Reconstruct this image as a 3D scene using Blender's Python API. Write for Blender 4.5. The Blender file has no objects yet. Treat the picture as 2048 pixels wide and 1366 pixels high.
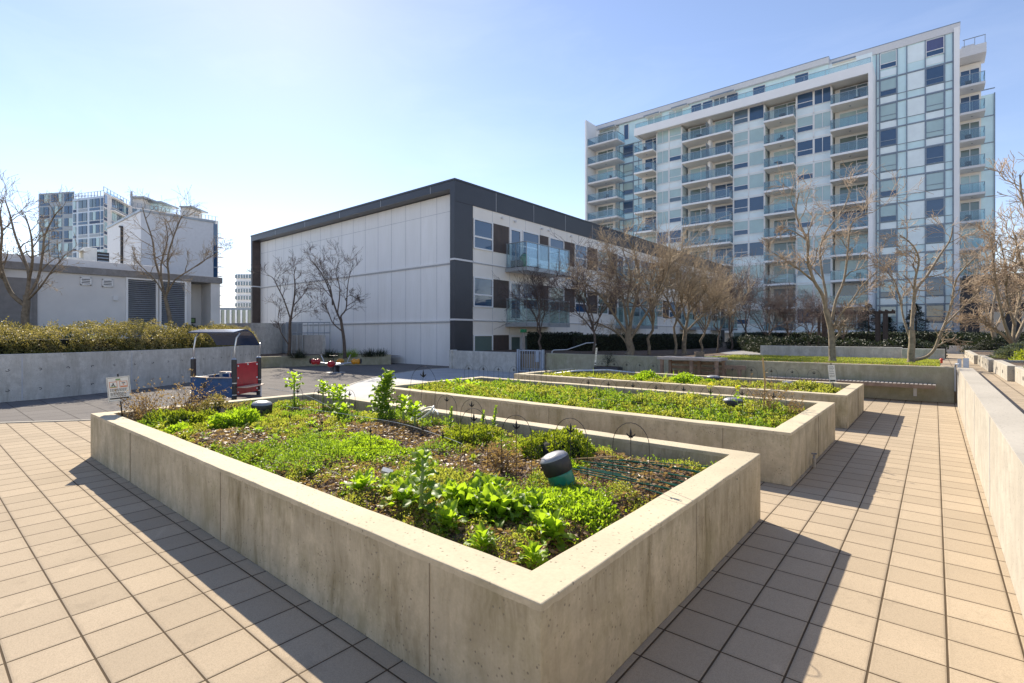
import bpy, math, random
import numpy as np
from mathutils import Vector, Matrix
PI = math.pi
R = math.radians
random.seed(7)
scene = bpy.context.scene
C = scene.collection
# ------------------------------------------------------------------ camera
CAMH = 1.68
TH = R(39.8)
cam_d = bpy.data.cameras.new('camera'); cam = bpy.data.objects.new('camera', cam_d); C.objects.link(cam)
cam.location = (0, 0, CAMH); cam.rotation_euler = (R(90), 0, TH)
cam_d.sensor_width = 36; cam_d.lens = 36*1015.5/2048
cam_d.shift_y = -15/2048
cam_d.clip_start = .05; cam_d.clip_end = 5000
scene.camera = cam
VX, VY, RX, RY = -math.sin(TH), math.cos(TH), math.cos(TH), math.sin(TH)
def ray(px):                      # horizontal direction per metre of depth for a photo column
    s = (px-1024)/1015.5
    return (VX+RX*s, VY+RY*s)
def gp(px, py, z=0.0):            # point of the level z seen at a photo pixel: used once, to survey the site
    d = 1015.5*(CAMH-z)/(py-668); a = ray(px)
    return (a[0]*d, a[1]*d, z)
def dp(px, d, z=0.0):
    a = ray(px); return (a[0]*d, a[1]*d, z)

# ------------------------------------------------------------------ node helpers
class NT:
    def __init__(s, name):
        s.m = bpy.data.materials.new(name); s.m.use_nodes = True
        s.t = s.m.node_tree; s.t.nodes.clear()
        s.out = s.n('ShaderNodeOutputMaterial')
        s.geo = None
    def n(s, typ, **kw):
        nd = s.t.nodes.new(typ)
        for k, v in kw.items(): setattr(nd, k, v)
        return nd
    def l(s, a, b): s.t.links.new(a, b)
    def put(s, sock, v):
        if hasattr(v, 'is_linked') or isinstance(v, bpy.types.NodeSocket): s.l(v, sock)
        elif isinstance(v, (tuple, list)):
            sock.default_value = tuple(v)+(1,) if (len(v) == 3 and len(sock.default_value) == 4) else v
        else: sock.default_value = v
    def pos(s):
        if s.geo is None: s.geo = s.n('ShaderNodeNewGeometry')
        return s.geo.outputs['Position']
    def obj(s):
        return s.n('ShaderNodeTexCoord').outputs['Object']
    def scale(s, v, sc):
        m = s.n('ShaderNodeVectorMath', operation='MULTIPLY'); s.l(v, m.inputs[0]); m.inputs[1].default_value = sc; return m.outputs[0]
    def sep(s, v):
        m = s.n('ShaderNodeSeparateXYZ'); s.l(v, m.inputs[0]); return m.outputs
    def comb(s, x, y, z):
        m = s.n('ShaderNodeCombineXYZ')
        for i, v in enumerate((x, y, z)): s.put(m.inputs[i], v)
        return m.outputs[0]
    def math(s, op, a, b=0.0, c=None, clamp=False):
        m = s.n('ShaderNodeMath', operation=op); m.use_clamp = clamp
        s.put(m.inputs[0], a); s.put(m.inputs[1], b)
        if c is not None: s.put(m.inputs[2], c)
        return m.outputs[0]
    def noise(s, v, sc, det=3, rough=.55, dist=0):
        m = s.n('ShaderNodeTexNoise'); s.l(v, m.inputs['Vector']); m.inputs['Scale'].default_value = sc
        m.inputs['Detail'].default_value = det; m.inputs['Roughness'].default_value = rough; m.inputs['Distortion'].default_value = dist
        return m.outputs['Fac']
    def voro(s, v, sc, feat='F1'):
        m = s.n('ShaderNodeTexVoronoi', feature=feat); s.l(v, m.inputs['Vector']); m.inputs['Scale'].default_value = sc
        return m.outputs['Distance']
    def ramp(s, f, stops, interp='LINEAR'):
        m = s.n('ShaderNodeValToRGB'); s.l(f, m.inputs[0]); cr = m.color_ramp; cr.interpolation = interp
        while len(cr.elements) < len(stops): cr.elements.new(.5)
        for e, (p, c) in zip(cr.elements, stops):
            e.position = p; e.color = (c, c, c, 1) if not isinstance(c, tuple) else c+(1,)
        return m.outputs[0]
    def mix(s, f, a, b, bt='MIX'):
        m = s.n('ShaderNodeMix', data_type='RGBA', blend_type=bt); s.put(m.inputs[0], f); s.put(m.inputs[6], a); s.put(m.inputs[7], b)
        return m.outputs[2]
    def bump(s, h, st=.3, d=.01, normal=None):
        m = s.n('ShaderNodeBump'); s.l(h, m.inputs['Height']); m.inputs['Strength'].default_value = st; m.inputs['Distance'].default_value = d
        if normal is not None: s.l(normal, m.inputs['Normal'])
        return m.outputs[0]
    def bsdf(s, col, rough=.6, metal=0, normal=None, **kw):
        b = s.n('ShaderNodeBsdfPrincipled'); s.put(b.inputs['Base Color'], col); s.put(b.inputs['Roughness'], rough); s.put(b.inputs['Metallic'], metal)
        if normal is not None: s.l(normal, b.inputs['Normal'])
        for k, v in kw.items(): s.put(b.inputs[k], v)
        return b.outputs[0]
    def done(s, sh):
        s.l(sh, s.out.inputs['Surface']); return s.m

def plain(name, col, rough=.6, metal=0, var=.12, sc=6, bump=.0, **kw):
    t = NT(name); p = t.pos()
    n = t.noise(p, sc, 4)
    lo = tuple(c*(1-var) for c in col); hi = tuple(min(1, c*(1+var)) for c in col)
    c = t.ramp(n, [(.3, lo), (.7, hi)])
    nr = t.bump(t.noise(p, sc*12, 3), bump, .01) if bump else None
    return t.done(t.bsdf(c, rough, metal, nr, **kw))

def concrete(name, base, stain, streak=.7, moss=None, pores=True, sc=1.0, rim=None):
    t = NT(name); p = t.pos()
    big = t.noise(p, .9*sc, 5, .6)
    fine = t.noise(p, 60, 3, .6)
    wp = t.n('ShaderNodeVectorMath', operation='ADD'); t.l(p, wp.inputs[0])
    nn = t.n('ShaderNodeTexNoise'); t.l(p, nn.inputs['Vector']); nn.inputs['Scale'].default_value = 2.5; nn.inputs['Detail'].default_value = 3
    t.l(t.scale(nn.outputs['Color'], (.16, .16, .1)), wp.inputs[1]); wq = wp.outputs[0]
    st = t.noise(t.scale(wq, (4.3, 4.3, .9)), 1.0, 7, .72)
    st2 = t.noise(t.scale(wq, (26, 26, 1.6)), 1.0, 4, .65)
    g = t.n('ShaderNodeNewGeometry'); nz = t.sep(g.outputs['Normal'])[2]
    vert = t.math('SUBTRACT', 1.0, t.math('ABSOLUTE', nz), clamp=True)
    f = t.ramp(st, [(.42, 0.0), (.64, 1.0)])
    f = t.math('MULTIPLY', f, t.ramp(st2, [(.3, .25), (.62, 1.0)]))
    f = t.math('MULTIPLY', f, t.ramp(t.noise(p, .8, 3), [(.38, .35), (.62, 1.0)]))
    if rim is not None:      # dirt that has run down from under the cast lip
        z = t.sep(p)[2]; dz = t.math('SUBTRACT', rim, z)
        drip = t.math('MULTIPLY', t.ramp(t.math('ADD', t.math('MULTIPLY', dz, 2.6), t.math('MULTIPLY', t.math('SUBTRACT', 1.0, t.ramp(st2, [(.3, 0.0), (.7, 1.0)])), .55)), [(.08, 1.0), (.75, 0.0)]), t.ramp(t.noise(p, 1.1, 4), [(.35, .25), (.6, 1.0)]))
        f = t.math('MAXIMUM', f, t.math('MULTIPLY', drip, .72))
        f = t.math('MULTIPLY', f, t.math('GREATER_THAN', t.math('ADD', dz, t.math('MULTIPLY', t.math('SUBTRACT', t.noise(p, 14, 3), .5), .02)), .033))
    f = t.math('MULTIPLY', t.math('MULTIPLY', f, streak), vert)
    light = tuple(min(1, c*1.13) for c in base); dark = tuple(c*.84 for c in base)
    c = t.ramp(big, [(.3, dark), (.5, base), (.72, light)])
    c = t.mix(t.math('MULTIPLY', t.ramp(t.noise(p, 4.5, 6, .7), [(.40, 0.0), (.60, .95)]), vert), c, tuple(x*.78 for x in base))
    c = t.mix(t.math('MULTIPLY', t.ramp(fine, [(.35, 1.0), (.6, 0.0)]), .22), c, tuple(x*.62 for x in base))
    c = t.mix(f, c, stain)
    if moss is not None:
        mf = t.math('MULTIPLY', t.ramp(t.noise(p, 1.7, 6, .7), [(.5, 0.0), (.75, .75)]), vert)
        c = t.mix(mf, c, moss)
    h = t.math('ADD', t.math('MULTIPLY', fine, .35), t.math('MULTIPLY', big, .5))
    if pores:
        vd = t.voro(p, 30); sel = t.noise(p, 7, 2)
        pm = t.math('MULTIPLY', t.ramp(vd, [(.13, 1.0), (.21, 0.0)]), t.ramp(sel, [(.42, 0.0), (.54, 1.0)]))
        c = t.mix(t.math('MULTIPLY', pm, .75), c, tuple(x*.3 for x in base))
        h = t.math('SUBTRACT', h, pm)
    return t.done(t.bsdf(c, .88, 0, t.bump(h, .35, .006)))

def cells(t, p, x0, y0, px, py, jx, jy, warp=.0):
    s = t.sep(p)
    u = t.math('DIVIDE', t.math('SUBTRACT', s[0], x0), px); v = t.math('DIVIDE', t.math('SUBTRACT', s[1], y0), py)
    iu = t.math('FLOOR', u); iv = t.math('FLOOR', v)
    wn = t.n('ShaderNodeTexWhiteNoise', noise_dimensions='2D'); t.l(t.comb(iu, iv, 0.0), wn.inputs['Vector'])
    du = t.math('MULTIPLY', t.math('PINGPONG', u, .5), px); dv = t.math('MULTIPLY', t.math('PINGPONG', v, .5), py)
    wob = t.math('MULTIPLY', t.noise(p, 2.3, 2), warp)
    ju = t.math('LESS_THAN', du, t.math('ADD', wob, jx)); jv = t.math('LESS_THAN', dv, t.math('ADD', wob, jy))
    edge = t.math('MINIMUM', du, dv)
    return t.math('MAXIMUM', ju, jv), wn.outputs['Value'], wn.outputs['Color'], edge, (du, dv)

def paver(name, col, x0, y0, px, py, j, jc, var=.1, grain=.25, rough=.85):
    t = NT(name); p = t.pos()
    m, rv, rc, edge, dd = cells(t, p, x0, y0, px, py, j, j*.9, .0035)
    lo = tuple(c*(1-var) for c in col); hi = tuple(min(1, c*(1+var)) for c in col)
    c = t.ramp(rv, [(0, lo), (1, hi)])
    g = t.noise(p, 170, 2, .7)
    c = t.mix(t.math('MULTIPLY', t.ramp(g, [(.38, 1.0), (.55, 0.0)]), grain), c, tuple(x*.5 for x in col))
    big = t.noise(p, 1.3, 5, .6)
    c = t.mix(t.ramp(big, [(.45, 0.0), (.75, .28)]), c, tuple(x*.68 for x in col))
    pale = t.math('MULTIPLY', t.ramp(t.noise(p, 2.1, 4, .5, 1.0), [(.66, 0.0), (.80, .4)]), t.ramp(rv, [(.55, 0.0), (.6, 1.0)]))
    c = t.mix(pale, c, tuple(min(.85, x*1.45) for x in col))
    dirt = t.math('MULTIPLY', t.ramp(edge, [(.0, .55), (.03, 0.0)]), t.noise(p, 9, 3))
    c = t.mix(dirt, c, tuple(x*.45 for x in col))
    c = t.mix(m, c, jc)
    gum = t.math('MULTIPLY', t.ramp(t.noise(p, 3.4, 7, .75), [(.56, 0.0), (.68, .35)]), t.ramp(t.noise(p, .45, 2), [(.45, 0.0), (.6, 1.0)]))
    c = t.mix(gum, c, tuple(x*.5 for x in col))
    spot = t.math('MULTIPLY', t.ramp(t.voro(p, 5.0), [(.012, 1.0), (.02, 0.0)]), .8)
    c = t.mix(spot, c, tuple(x*.35 for x in col))
    h = t.math('ADD', t.math('MULTIPLY', g, .12), t.ramp(edge, [(.0, -.0), (.012, 1.0)]))
    h = t.math('SUBTRACT', h, t.math('MULTIPLY', m, 1.2))
    tilt = t.math('MULTIPLY', rv, .3)
    return t.done(t.bsdf(c, 1.0, 0, t.bump(t.math('ADD', h, tilt), .45, .006), **{'Specular IOR Level': .12}))

def foliage(name, cols, trans=.5, rough=.5):
    t = NT(name)
    a = t.n('ShaderNodeAttribute', attribute_name='rnd'); f = a.outputs['Fac']
    k = len(cols)-1
    c = t.ramp(f, [(i/k, col) for i, col in enumerate(cols)])
    d = t.bsdf(c, rough, 0, None)
    tr = t.n('ShaderNodeBsdfTranslucent'); t.l(t.mix(.55, c, (min(1, cols[-1][0]*2.2), min(1, cols[-1][1]*2.2), cols[-1][2]*.8)), tr.inputs[0])
    m = t.n('ShaderNodeMixShader'); m.inputs[0].default_value = trans; t.l(d, m.inputs[1]); t.l(tr.outputs[0], m.inputs[2])
    return t.done(m.outputs[0])

def sheet_glass(name, tint=(.8, .9, .93), refl=.25, body=(.6, .68, .72), op=.06):
    t = NT(name)
    tr = t.n('ShaderNodeBsdfTransparent'); tr.inputs[0].default_value = tint+(1,)
    gl = t.n('ShaderNodeBsdfGlossy'); gl.inputs['Roughness'].default_value = .03; gl.inputs[0].default_value = (.9, .95, 1, 1)
    di = t.n('ShaderNodeBsdfDiffuse'); di.inputs[0].default_value = body+(1,)
    fr = t.n('ShaderNodeFresnel'); fr.inputs[0].default_value = 1.5
    f = t.math('ADD', t.math('MULTIPLY', fr.outputs[0], .5), refl*.12, clamp=True)
    m0 = t.n('ShaderNodeMixShader'); m0.inputs[0].default_value = op; t.l(tr.outputs[0], m0.inputs[1]); t.l(di.outputs[0], m0.inputs[2])
    m = t.n('ShaderNodeMixShader'); t.l(f, m.inputs[0]); t.l(m0.outputs[0], m.inputs[1]); t.l(gl.outputs[0], m.inputs[2])
    return t.done(m.outputs[0])

def window_mat(name, col, rough=.04, spec=.8, stripes=0, wav=.0):
    t = NT(name); p = t.pos(); s = t.sep(p)
    n = t.noise(p, .8, 3)
    c = t.ramp(n, [(.3, tuple(x*.93 for x in col)), (.7, tuple(x*1.05 for x in col))])
    if stripes:
        w = t.math('PINGPONG', t.math('MULTIPLY', t.math('ADD', s[0], s[1]), stripes), .5)
        c = t.mix(t.math('MULTIPLY', w, .5), c, tuple(x*.72 for x in col))
    nr = t.bump(t.noise(p, .9, 2), .06, .05)
    return t.done(t.bsdf(c, rough, 0, nr, **{'Specular IOR Level': spec, 'Coat Weight': .6, 'Coat Roughness': .02}))

M = {}
M['plant_conc'] = concrete('planter concrete', (.57, .485, .335), (.19, .15, .07), 1.0, moss=(.30, .26, .14), rim=.59)
M['parapet_conc'] = concrete('parapet concrete', (.45, .41, .345), (.32, .27, .2), .45)
M['lawn_conc'] = concrete('mossy retaining wall concrete', (.46, .42, .30), (.2, .18, .10), .7, moss=(.24, .25, .12), rim=.875)
M['form_joint'] = plain('form joint', (.27, .225, .155), .9)
M['grey_conc'] = concrete('grey wall concrete', (.62, .60, .56), (.30, .28, .24), .9)
M['path_conc'] = concrete('path concrete', (.42, .42, .42), (.3, .3, .3), .1, pores=False)
M['roof_conc'] = concrete('roof edge concrete', (.3, .29, .29), (.17, .16, .16), .6)
M['paver'] = paver('sand pavers', (.45, .365, .265), .05, .945, .3085, .305, .0032, (.085, .062, .04), .075, .38)
M['rubber'] = paver('rubber safety tiles', (.20, .185, .175), .2, .4, .61, .61, .004, (.06, .055, .05), .06, .45, .9)
M['upper_paver'] = paver('upper walk pavers', (.40, .33, .25), .36, .2, .61, .305, .004, (.14, .11, .08), .08, .3)
def cladding():
    t = NT('white cladding panel'); p = t.pos()
    a = t.noise(t.scale(p, (2.2, 2.2, .35)), 1.0, 5, .6); s = t.sep(p)
    fl = t.math('FLOOR', t.math('DIVIDE', t.math('ADD', s[0], 19.09), 1.305)); wn = t.n('ShaderNodeTexWhiteNoise', noise_dimensions='2D'); t.l(t.comb(fl, t.math('FLOOR', t.math('DIVIDE', t.math('ADD', s[2], .65), 3.03)), 0.0), wn.inputs['Vector'])
    c = t.ramp(a, [(.3, (.80, .79, .775)), (.7, (.88, .87, .865))])
    c = t.mix(t.math('MULTIPLY', wn.outputs['Value'], .45), c, (.78, .775, .77))
    c = t.mix(t.ramp(t.noise(t.scale(p, (14, 14, .8)), 1.0, 3), [(.55, 0.0), (.72, .16)]), c, (.5, .48, .45))
    return t.done(t.bsdf(c, .5))
M['render_white'] = cladding()
M['panel_joint'] = plain('panel joint', (.46, .47, .50), .7)
M['cream_panel'] = plain('cream cladding panel', (.80, .76, .70), .5, var=.04, sc=1)
M['dark_panel'] = plain('charcoal metal panel', (.052, .056, .068), .38, .25, var=.08, sc=.8)
M['brown_panel'] = plain('brown slatted panel', (.075, .055, .048), .6, var=.15, sc=3)
M['white_frame'] = plain('white window frame', (.78, .78, .78), .4, var=.03)
M['alu'] = plain('brushed aluminium', (.55, .58, .62), .35, .7, var=.08)
M['rail_grey'] = plain('grey painted railing', (.33, .36, .39), .4, .4, var=.06)
M['galv'] = plain('galvanised gate steel', (.42, .47, .55), .42, .45, var=.1, sc=9)
M['mull'] = plain('grey curtain wall mullion', (.24, .29, .35), .4, .3)
M['black_metal'] = plain('black wire', (.015, .015, .016), .45, .3)
M['t_white'] = plain('tower white panel', (.88, .88, .88), .5, var=.04, sc=.4)
M['t_soffit'] = plain('tower balcony slab', (.86, .80, .72), .7, var=.06, sc=.5)
M['t_mint'] = window_mat('mint spandrel glass', (.68, .88, .91), .12, .5)
M['t_pale'] = window_mat('pale spandrel glass', (.84, .93, .94), .15, .5)
M['win_dark'] = window_mat('dark window glass', (.03, .075, .155), .03, 1.0)  # blue of the reflected sky is put into this glass colour
M['win_mid'] = window_mat('window glass over grey room', (.10, .15, .19), .03, 1.0)
M['win_blind'] = window_mat('window with drawn blind', (.42, .56, .56), .05, .8)
M['win_green'] = window_mat('window with green tint', (.14, .19, .175), .04, .9)
M['win_curtain'] = window_mat('window with striped curtain', (.09, .10, .22), .05, .8, stripes=3)
M['guard'] = sheet_glass('balcony guard glass')
M['guard_green'] = sheet_glass('green edged guard glass', (.84, .92, .91), .2, (.45, .55, .53), .06)
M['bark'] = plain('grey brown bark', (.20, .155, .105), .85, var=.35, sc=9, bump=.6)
M['bark_pale'] = plain('pale tan bark', (.27, .215, .15), .85, var=.35, sc=9, bump=.6)  # paler bark colour for the lawn and upper walk trees
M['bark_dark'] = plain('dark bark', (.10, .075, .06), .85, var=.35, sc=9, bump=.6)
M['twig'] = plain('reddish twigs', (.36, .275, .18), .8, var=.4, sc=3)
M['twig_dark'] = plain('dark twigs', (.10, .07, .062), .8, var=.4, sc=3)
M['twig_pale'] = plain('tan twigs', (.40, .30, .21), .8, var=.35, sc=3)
M['soil'] = None
def soil():
    t = NT('dark garden soil'); p = t.pos()
    a = t.noise(p, 9, 6, .7); b = t.noise(p, 55, 4, .7)
    c = t.ramp(a, [(.3, (.035, .023, .014)), (.55, (.10, .066, .042)), (.75, (.17, .115, .075))])
    c = t.mix(t.ramp(b, [(.45, 0.0), (.6, .8)]), c, (.19, .13, .09))
    return t.done(t.bsdf(c, .95, 0, t.bump(t.math('ADD', a, t.math('MULTIPLY', b, .5)), .8, .03)))
M['soil'] = soil()
M['lawn'] = plain('mown lawn', (.10, .15, .03), .9, var=.25, sc=14, bump=.5)
M['leaf_mat'] = foliage('ground cover leaves', [(.07, .095, .02), (.155, .195, .03), (.245, .285, .05), (.36, .37, .10)])
M['leaf_bright'] = foliage('bright salad leaves', [(.12, .20, .02), (.20, .32, .025), (.30, .42, .03)], .55)
M['leaf_kale'] = foliage('kale leaves', [(.06, .13, .025), (.12, .22, .03), (.24, .34, .04)], .45)
M['leaf_deep'] = foliage('parsley leaves', [(.05, .10, .015), (.12, .19, .02), (.26, .30, .03)], .45)
M['leaf_dry'] = foliage('dry stems and leaves', [(.13, .07, .038), (.24, .145, .08), (.34, .235, .14)], .3)
M['leaf_hedge'] = foliage('hedge leaves', [(.03, .042, .012), (.075, .09, .022), (.155, .15, .045), (.38, .31, .20)], .3)
M['leaf_darkhedge'] = foliage('dark hedge leaves', [(.008, .014, .008), (.018, .03, .014), (.035, .05, .02)], .15)
M['leaf_conifer'] = foliage('conifer needles', [(.006, .012, .008), (.014, .024, .014), (.025, .04, .02)], .1)
M['leaf_lime'] = foliage('lime shrub leaves', [(.12, .17, .02), (.22, .28, .03), (.36, .40, .06)], .45)
M['leaf_grey'] = foliage('grey green shrub leaves', [(.07, .09, .05), (.16, .19, .12), (.34, .36, .28)], .3)
M['chips'] = foliage('bark chip mulch', [(.10, .055, .033), (.22, .13, .08), (.36, .23, .15)], .0, .9)
M['core_dark'] = plain('shaded hedge core', (.012, .014, .008), .95)  # near-black colour stands in for the shade deep among the leaves
M['petal'] = foliage('yellow petals', [(.75, .62, .03), (.85, .75, .05)], .4)
M['wood'] = plain('weathered timber', (.23, .165, .125), .8, var=.3, sc=5, bump=.3)
M['wood_grey'] = plain('silvered timber', (.34, .31, .29), .8, var=.2, sc=5, bump=.3)
M['wood_dark'] = plain('dark stained timber', (.045, .035, .032), .7, var=.2)
M['bamboo'] = plain('bamboo cane', (.42, .27, .11), .6, var=.2)
M['blue_hdpe'] = plain('blue plastic panel', (.015, .075, .20), .35, var=.2, sc=5)
M['navy'] = plain('navy roof sheet', (.02, .04, .10), .22, var=.1)
M['red_hdpe'] = plain('red plastic panel', (.36, .012, .02), .3, var=.15, sc=5)
M['tan_hdpe'] = plain('pale edge plastic', (.62, .45, .33), .5)
M['orange'] = plain('orange moulded seat', (.62, .27, .02), .35)
M['black_plastic'] = plain('dark plastic', (.028, .026, .028), .5, var=.2, sc=12)
M['cap_grey'] = plain('faded black plastic cap', (.27, .27, .29), .42, var=.2, sc=20)
M['green_tube'] = plain('translucent green plastic', (.03, .27, .17), .3, var=.25, sc=14, **{'Transmission Weight': .25})
M['green_stake'] = plain('green coated stake', (.012, .11, .055), .4, var=.3, sc=20)
M['sign_white'] = plain('sign board white', (.72, .70, .64), .6, var=.05)
M['sign_ink'] = plain('sign ink', (.03, .03, .03), .7)
M['sign_orange'] = plain('sign orange', (.62, .22, .09), .7)
M['sign_green'] = plain('sign green', (.2, .33, .12), .7)
M['light_grey'] = plain('pale grey paint', (.66, .66, .67), .5, var=.05)
M['mid_grey'] = plain('mid grey wall paint', (.66, .645, .635), .7, var=.06, sc=1.2)
M['door_grey'] = plain('dark grey door', (.2, .19, .19), .5)
M['hose'] = plain('white hose', (.7, .68, .62), .4)
M['can_green'] = plain('green barrel enamel', (.01, .2, .08), .3)
M['red_pot'] = plain('red paint', (.6, .06, .03), .5)
M['black_brick'] = plain('dark brick', (.05, .043, .042), .8, var=.3, sc=1.5)
M['bounce_ground'] = plain('city ground', (.50, .48, .45), .9)  # ground colour made pale so it bounces light onto the facades

# ------------------------------------------------------------------ mesh helpers
def tag(o, label=None, cat=None, group=None, kind=None):
    if label: o['label'] = label
    if cat: o['category'] = cat
    if group: o['group'] = group
    if kind: o['kind'] = kind
    return o
def thing(name, label, cat, loc=(0, 0, 0), rz=0, group=None):
    o = bpy.data.objects.new(name, None); C.objects.link(o); o.location = loc; o.rotation_euler = (0, 0, rz)
    o.empty_display_size = .2
    return tag(o, label, cat, group)
def mats(ms): return [M[m] if isinstance(m, str) else m for m in (ms if isinstance(ms, (list, tuple)) else [ms])]
def link(name, me, parent=None, loc=None):
    o = bpy.data.objects.new(name, me); C.objects.link(o)
    if parent is not None: o.parent = parent
    if loc is not None: o.location = loc
    return o
class MB:
    def __init__(s, ms='render_white'):
        s.v = []; s.f = []; s.mi = []; s.ms = [ms] if isinstance(ms, str) else list(ms)
    def mid(s, m):
        if m is None: return 0
        if isinstance(m, int): return m
        if m not in s.ms: s.ms.append(m)
        return s.ms.index(m)
    def box(s, x0, x1, y0, y1, z0, z1, m=None):
        if x0 > x1: x0, x1 = x1, x0
        if y0 > y1: y0, y1 = y1, y0
        if z0 > z1: z0, z1 = z1, z0
        b = len(s.v)
        s.v += [(x0, y0, z0), (x1, y0, z0), (x1, y1, z0), (x0, y1, z0), (x0, y0, z1), (x1, y0, z1), (x1, y1, z1), (x0, y1, z1)]
        for q in ((0, 3, 2, 1), (4, 5, 6, 7), (0, 1, 5, 4), (1, 2, 6, 5), (2, 3, 7, 6), (3, 0, 4, 7)):
            s.f.append(tuple(b+i for i in q)); s.mi.append(s.mid(m))
        return s
    def obox(s, p, q, w, z0, z1, m=None):     # box along the line p-q with width w
        dx, dy = q[0]-p[0], q[1]-p[1]; L = math.hypot(dx, dy); nx, ny = -dy/L*w/2, dx/L*w/2
        return s.prism([(p[0]-nx, p[1]-ny), (q[0]-nx, q[1]-ny), (q[0]+nx, q[1]+ny), (p[0]+nx, p[1]+ny)], z0, z1, m)
    def prism(s, pts, z0, z1, m=None):
        n = len(pts); b = len(s.v)
        s.v += [(x, y, z0) for x, y in pts]+[(x, y, z1) for x, y in pts]
        s.f.append(tuple(b+i for i in reversed(range(n)))); s.f.append(tuple(b+n+i for i in range(n)))
        for i in range(n):
            j = (i+1) % n; s.f.append((b+i, b+j, b+n+j, b+n+i))
        s.mi += [s.mid(m)]*(n+2); return s
    def tube(s, pts, r, k=6, m=None, cap=True):
        pts = [Vector(p) for p in pts]; n = len(pts); rs = r if isinstance(r, (list, tuple)) else [r]*n
        b = len(s.v); t0 = (pts[1]-pts[0]).normalized(); ref = Vector((0, 0, 1)) if abs(t0.z) < .9 else Vector((1, 0, 0))
        u = t0.cross(ref).normalized()
        for i in range(n):
            t = (pts[min(i+1, n-1)]-pts[max(i-1, 0)]).normalized()
            u = (u-t*u.dot(t)).normalized(); w = t.cross(u)
            for j in range(k):
                a = 2*PI*j/k; s.v.append(tuple(pts[i]+(u*math.cos(a)+w*math.sin(a))*rs[i]))
        mi = s.mid(m)
        for i in range(n-1):
            for j in range(k):
                j2 = (j+1) % k; s.f.append((b+i*k+j, b+i*k+j2, b+(i+1)*k+j2, b+(i+1)*k+j)); s.mi.append(mi)
        if cap:
            s.f.append(tuple(b+j for j in reversed(range(k)))); s.f.append(tuple(b+(n-1)*k+j for j in range(k))); s.mi += [mi, mi]
        return s
    def quad(s, a, b_, c, d, m=None):
        b = len(s.v); s.v += [tuple(a), tuple(b_), tuple(c), tuple(d)]; s.f.append((b, b+1, b+2, b+3)); s.mi.append(s.mid(m)); return s
    def mesh(s, name, org=(0, 0, 0), smooth=False):
        me = bpy.data.meshes.new(name)
        me.from_pydata([(x-org[0], y-org[1], z-org[2]) for x, y, z in s.v], [], s.f)
        for m in mats(s.ms): me.materials.append(m)
        me.polygons.foreach_set('material_index', s.mi)
        if smooth: me.polygons.foreach_set('use_smooth', [True]*len(s.f))
        me.update(); return me
    def build(s, name, parent=None, smooth=False, bevel=0, org=None):
        if org is None: org = tuple(top(parent).location) if parent is not None else (0, 0, 0)
        o = link(name, s.mesh(name, org, smooth), parent)
        if parent is None: o.location = org
        if bevel:
            b = o.modifiers.new('bevel', 'BEVEL'); b.width = bevel; b.segments = 2; b.limit_method = 'ANGLE'
        return o
def top(o):
    while o.parent is not None: o = o.parent
    return o
def np_mesh(name, V, F, mat, rnd=None, mi=None, smooth=False):
    V = np.asarray(V, dtype=np.float32).reshape(-1, 3); F = np.asarray(F, dtype=np.int32); k = F.shape[1]
    me = bpy.data.meshes.new(name)
    me.vertices.add(len(V)); me.vertices.foreach_set('co', V.ravel())
    me.loops.add(F.size); me.loops.foreach_set('vertex_index', F.ravel())
    me.polygons.add(len(F)); me.polygons.foreach_set('loop_start', np.arange(len(F), dtype=np.int32)*k)
    for m in mats(mat): me.materials.append(m)
    if mi is not None: me.polygons.foreach_set('material_index', np.asarray(mi, dtype=np.int32))
    if smooth: me.polygons.foreach_set('use_smooth', np.ones(len(F), dtype=bool))
    if rnd is not None:
        a = me.attributes.new('rnd', 'FLOAT', 'POINT'); a.data.foreach_set('value', np.asarray(rnd, dtype=np.float32))
    me.update(calc_edges=True); return me
def unit(a): return a/np.maximum(np.linalg.norm(a, axis=-1, keepdims=True), 1e-9)
# leaves: P root point, A axis, S length -> folded diamond leaves
def leaves(P, A, S, W=.5, fold=.25, rng=None, rnd=None, bend=.0):
    n = len(P); A = unit(A); U = unit(np.cross(A, unit(rng.normal(size=(n, 3))))); N = np.cross(U, A)
    S = S[:, None]; w = S*W*.5
    v0 = P; mid = P+A*S*.5
    v1 = mid+U*w+N*w*fold*2; v3 = mid-U*w+N*w*fold*2; v2 = P+A*S-N*S*bend
    V = np.stack([v0, v1, v2, v3], 1).reshape(-1, 3)
    b = np.arange(n)[:, None]*4
    F = np.concatenate([b+np.array([0, 1, 2]), b+np.array([0, 2, 3])], 0)
    if rnd is None: rnd = rng.random(n)
    return V, F, np.repeat(rnd, 4)
def sines(seed, scale, n=7):
    r = np.random.default_rng(seed); k = r.normal(size=(n, 2))*scale; ph = r.random(n)*6.28
    def f(x, y): return sum(np.sin(k[i, 0]*x+k[i, 1]*y+ph[i]) for i in range(n))/n**.5
    return f
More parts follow.
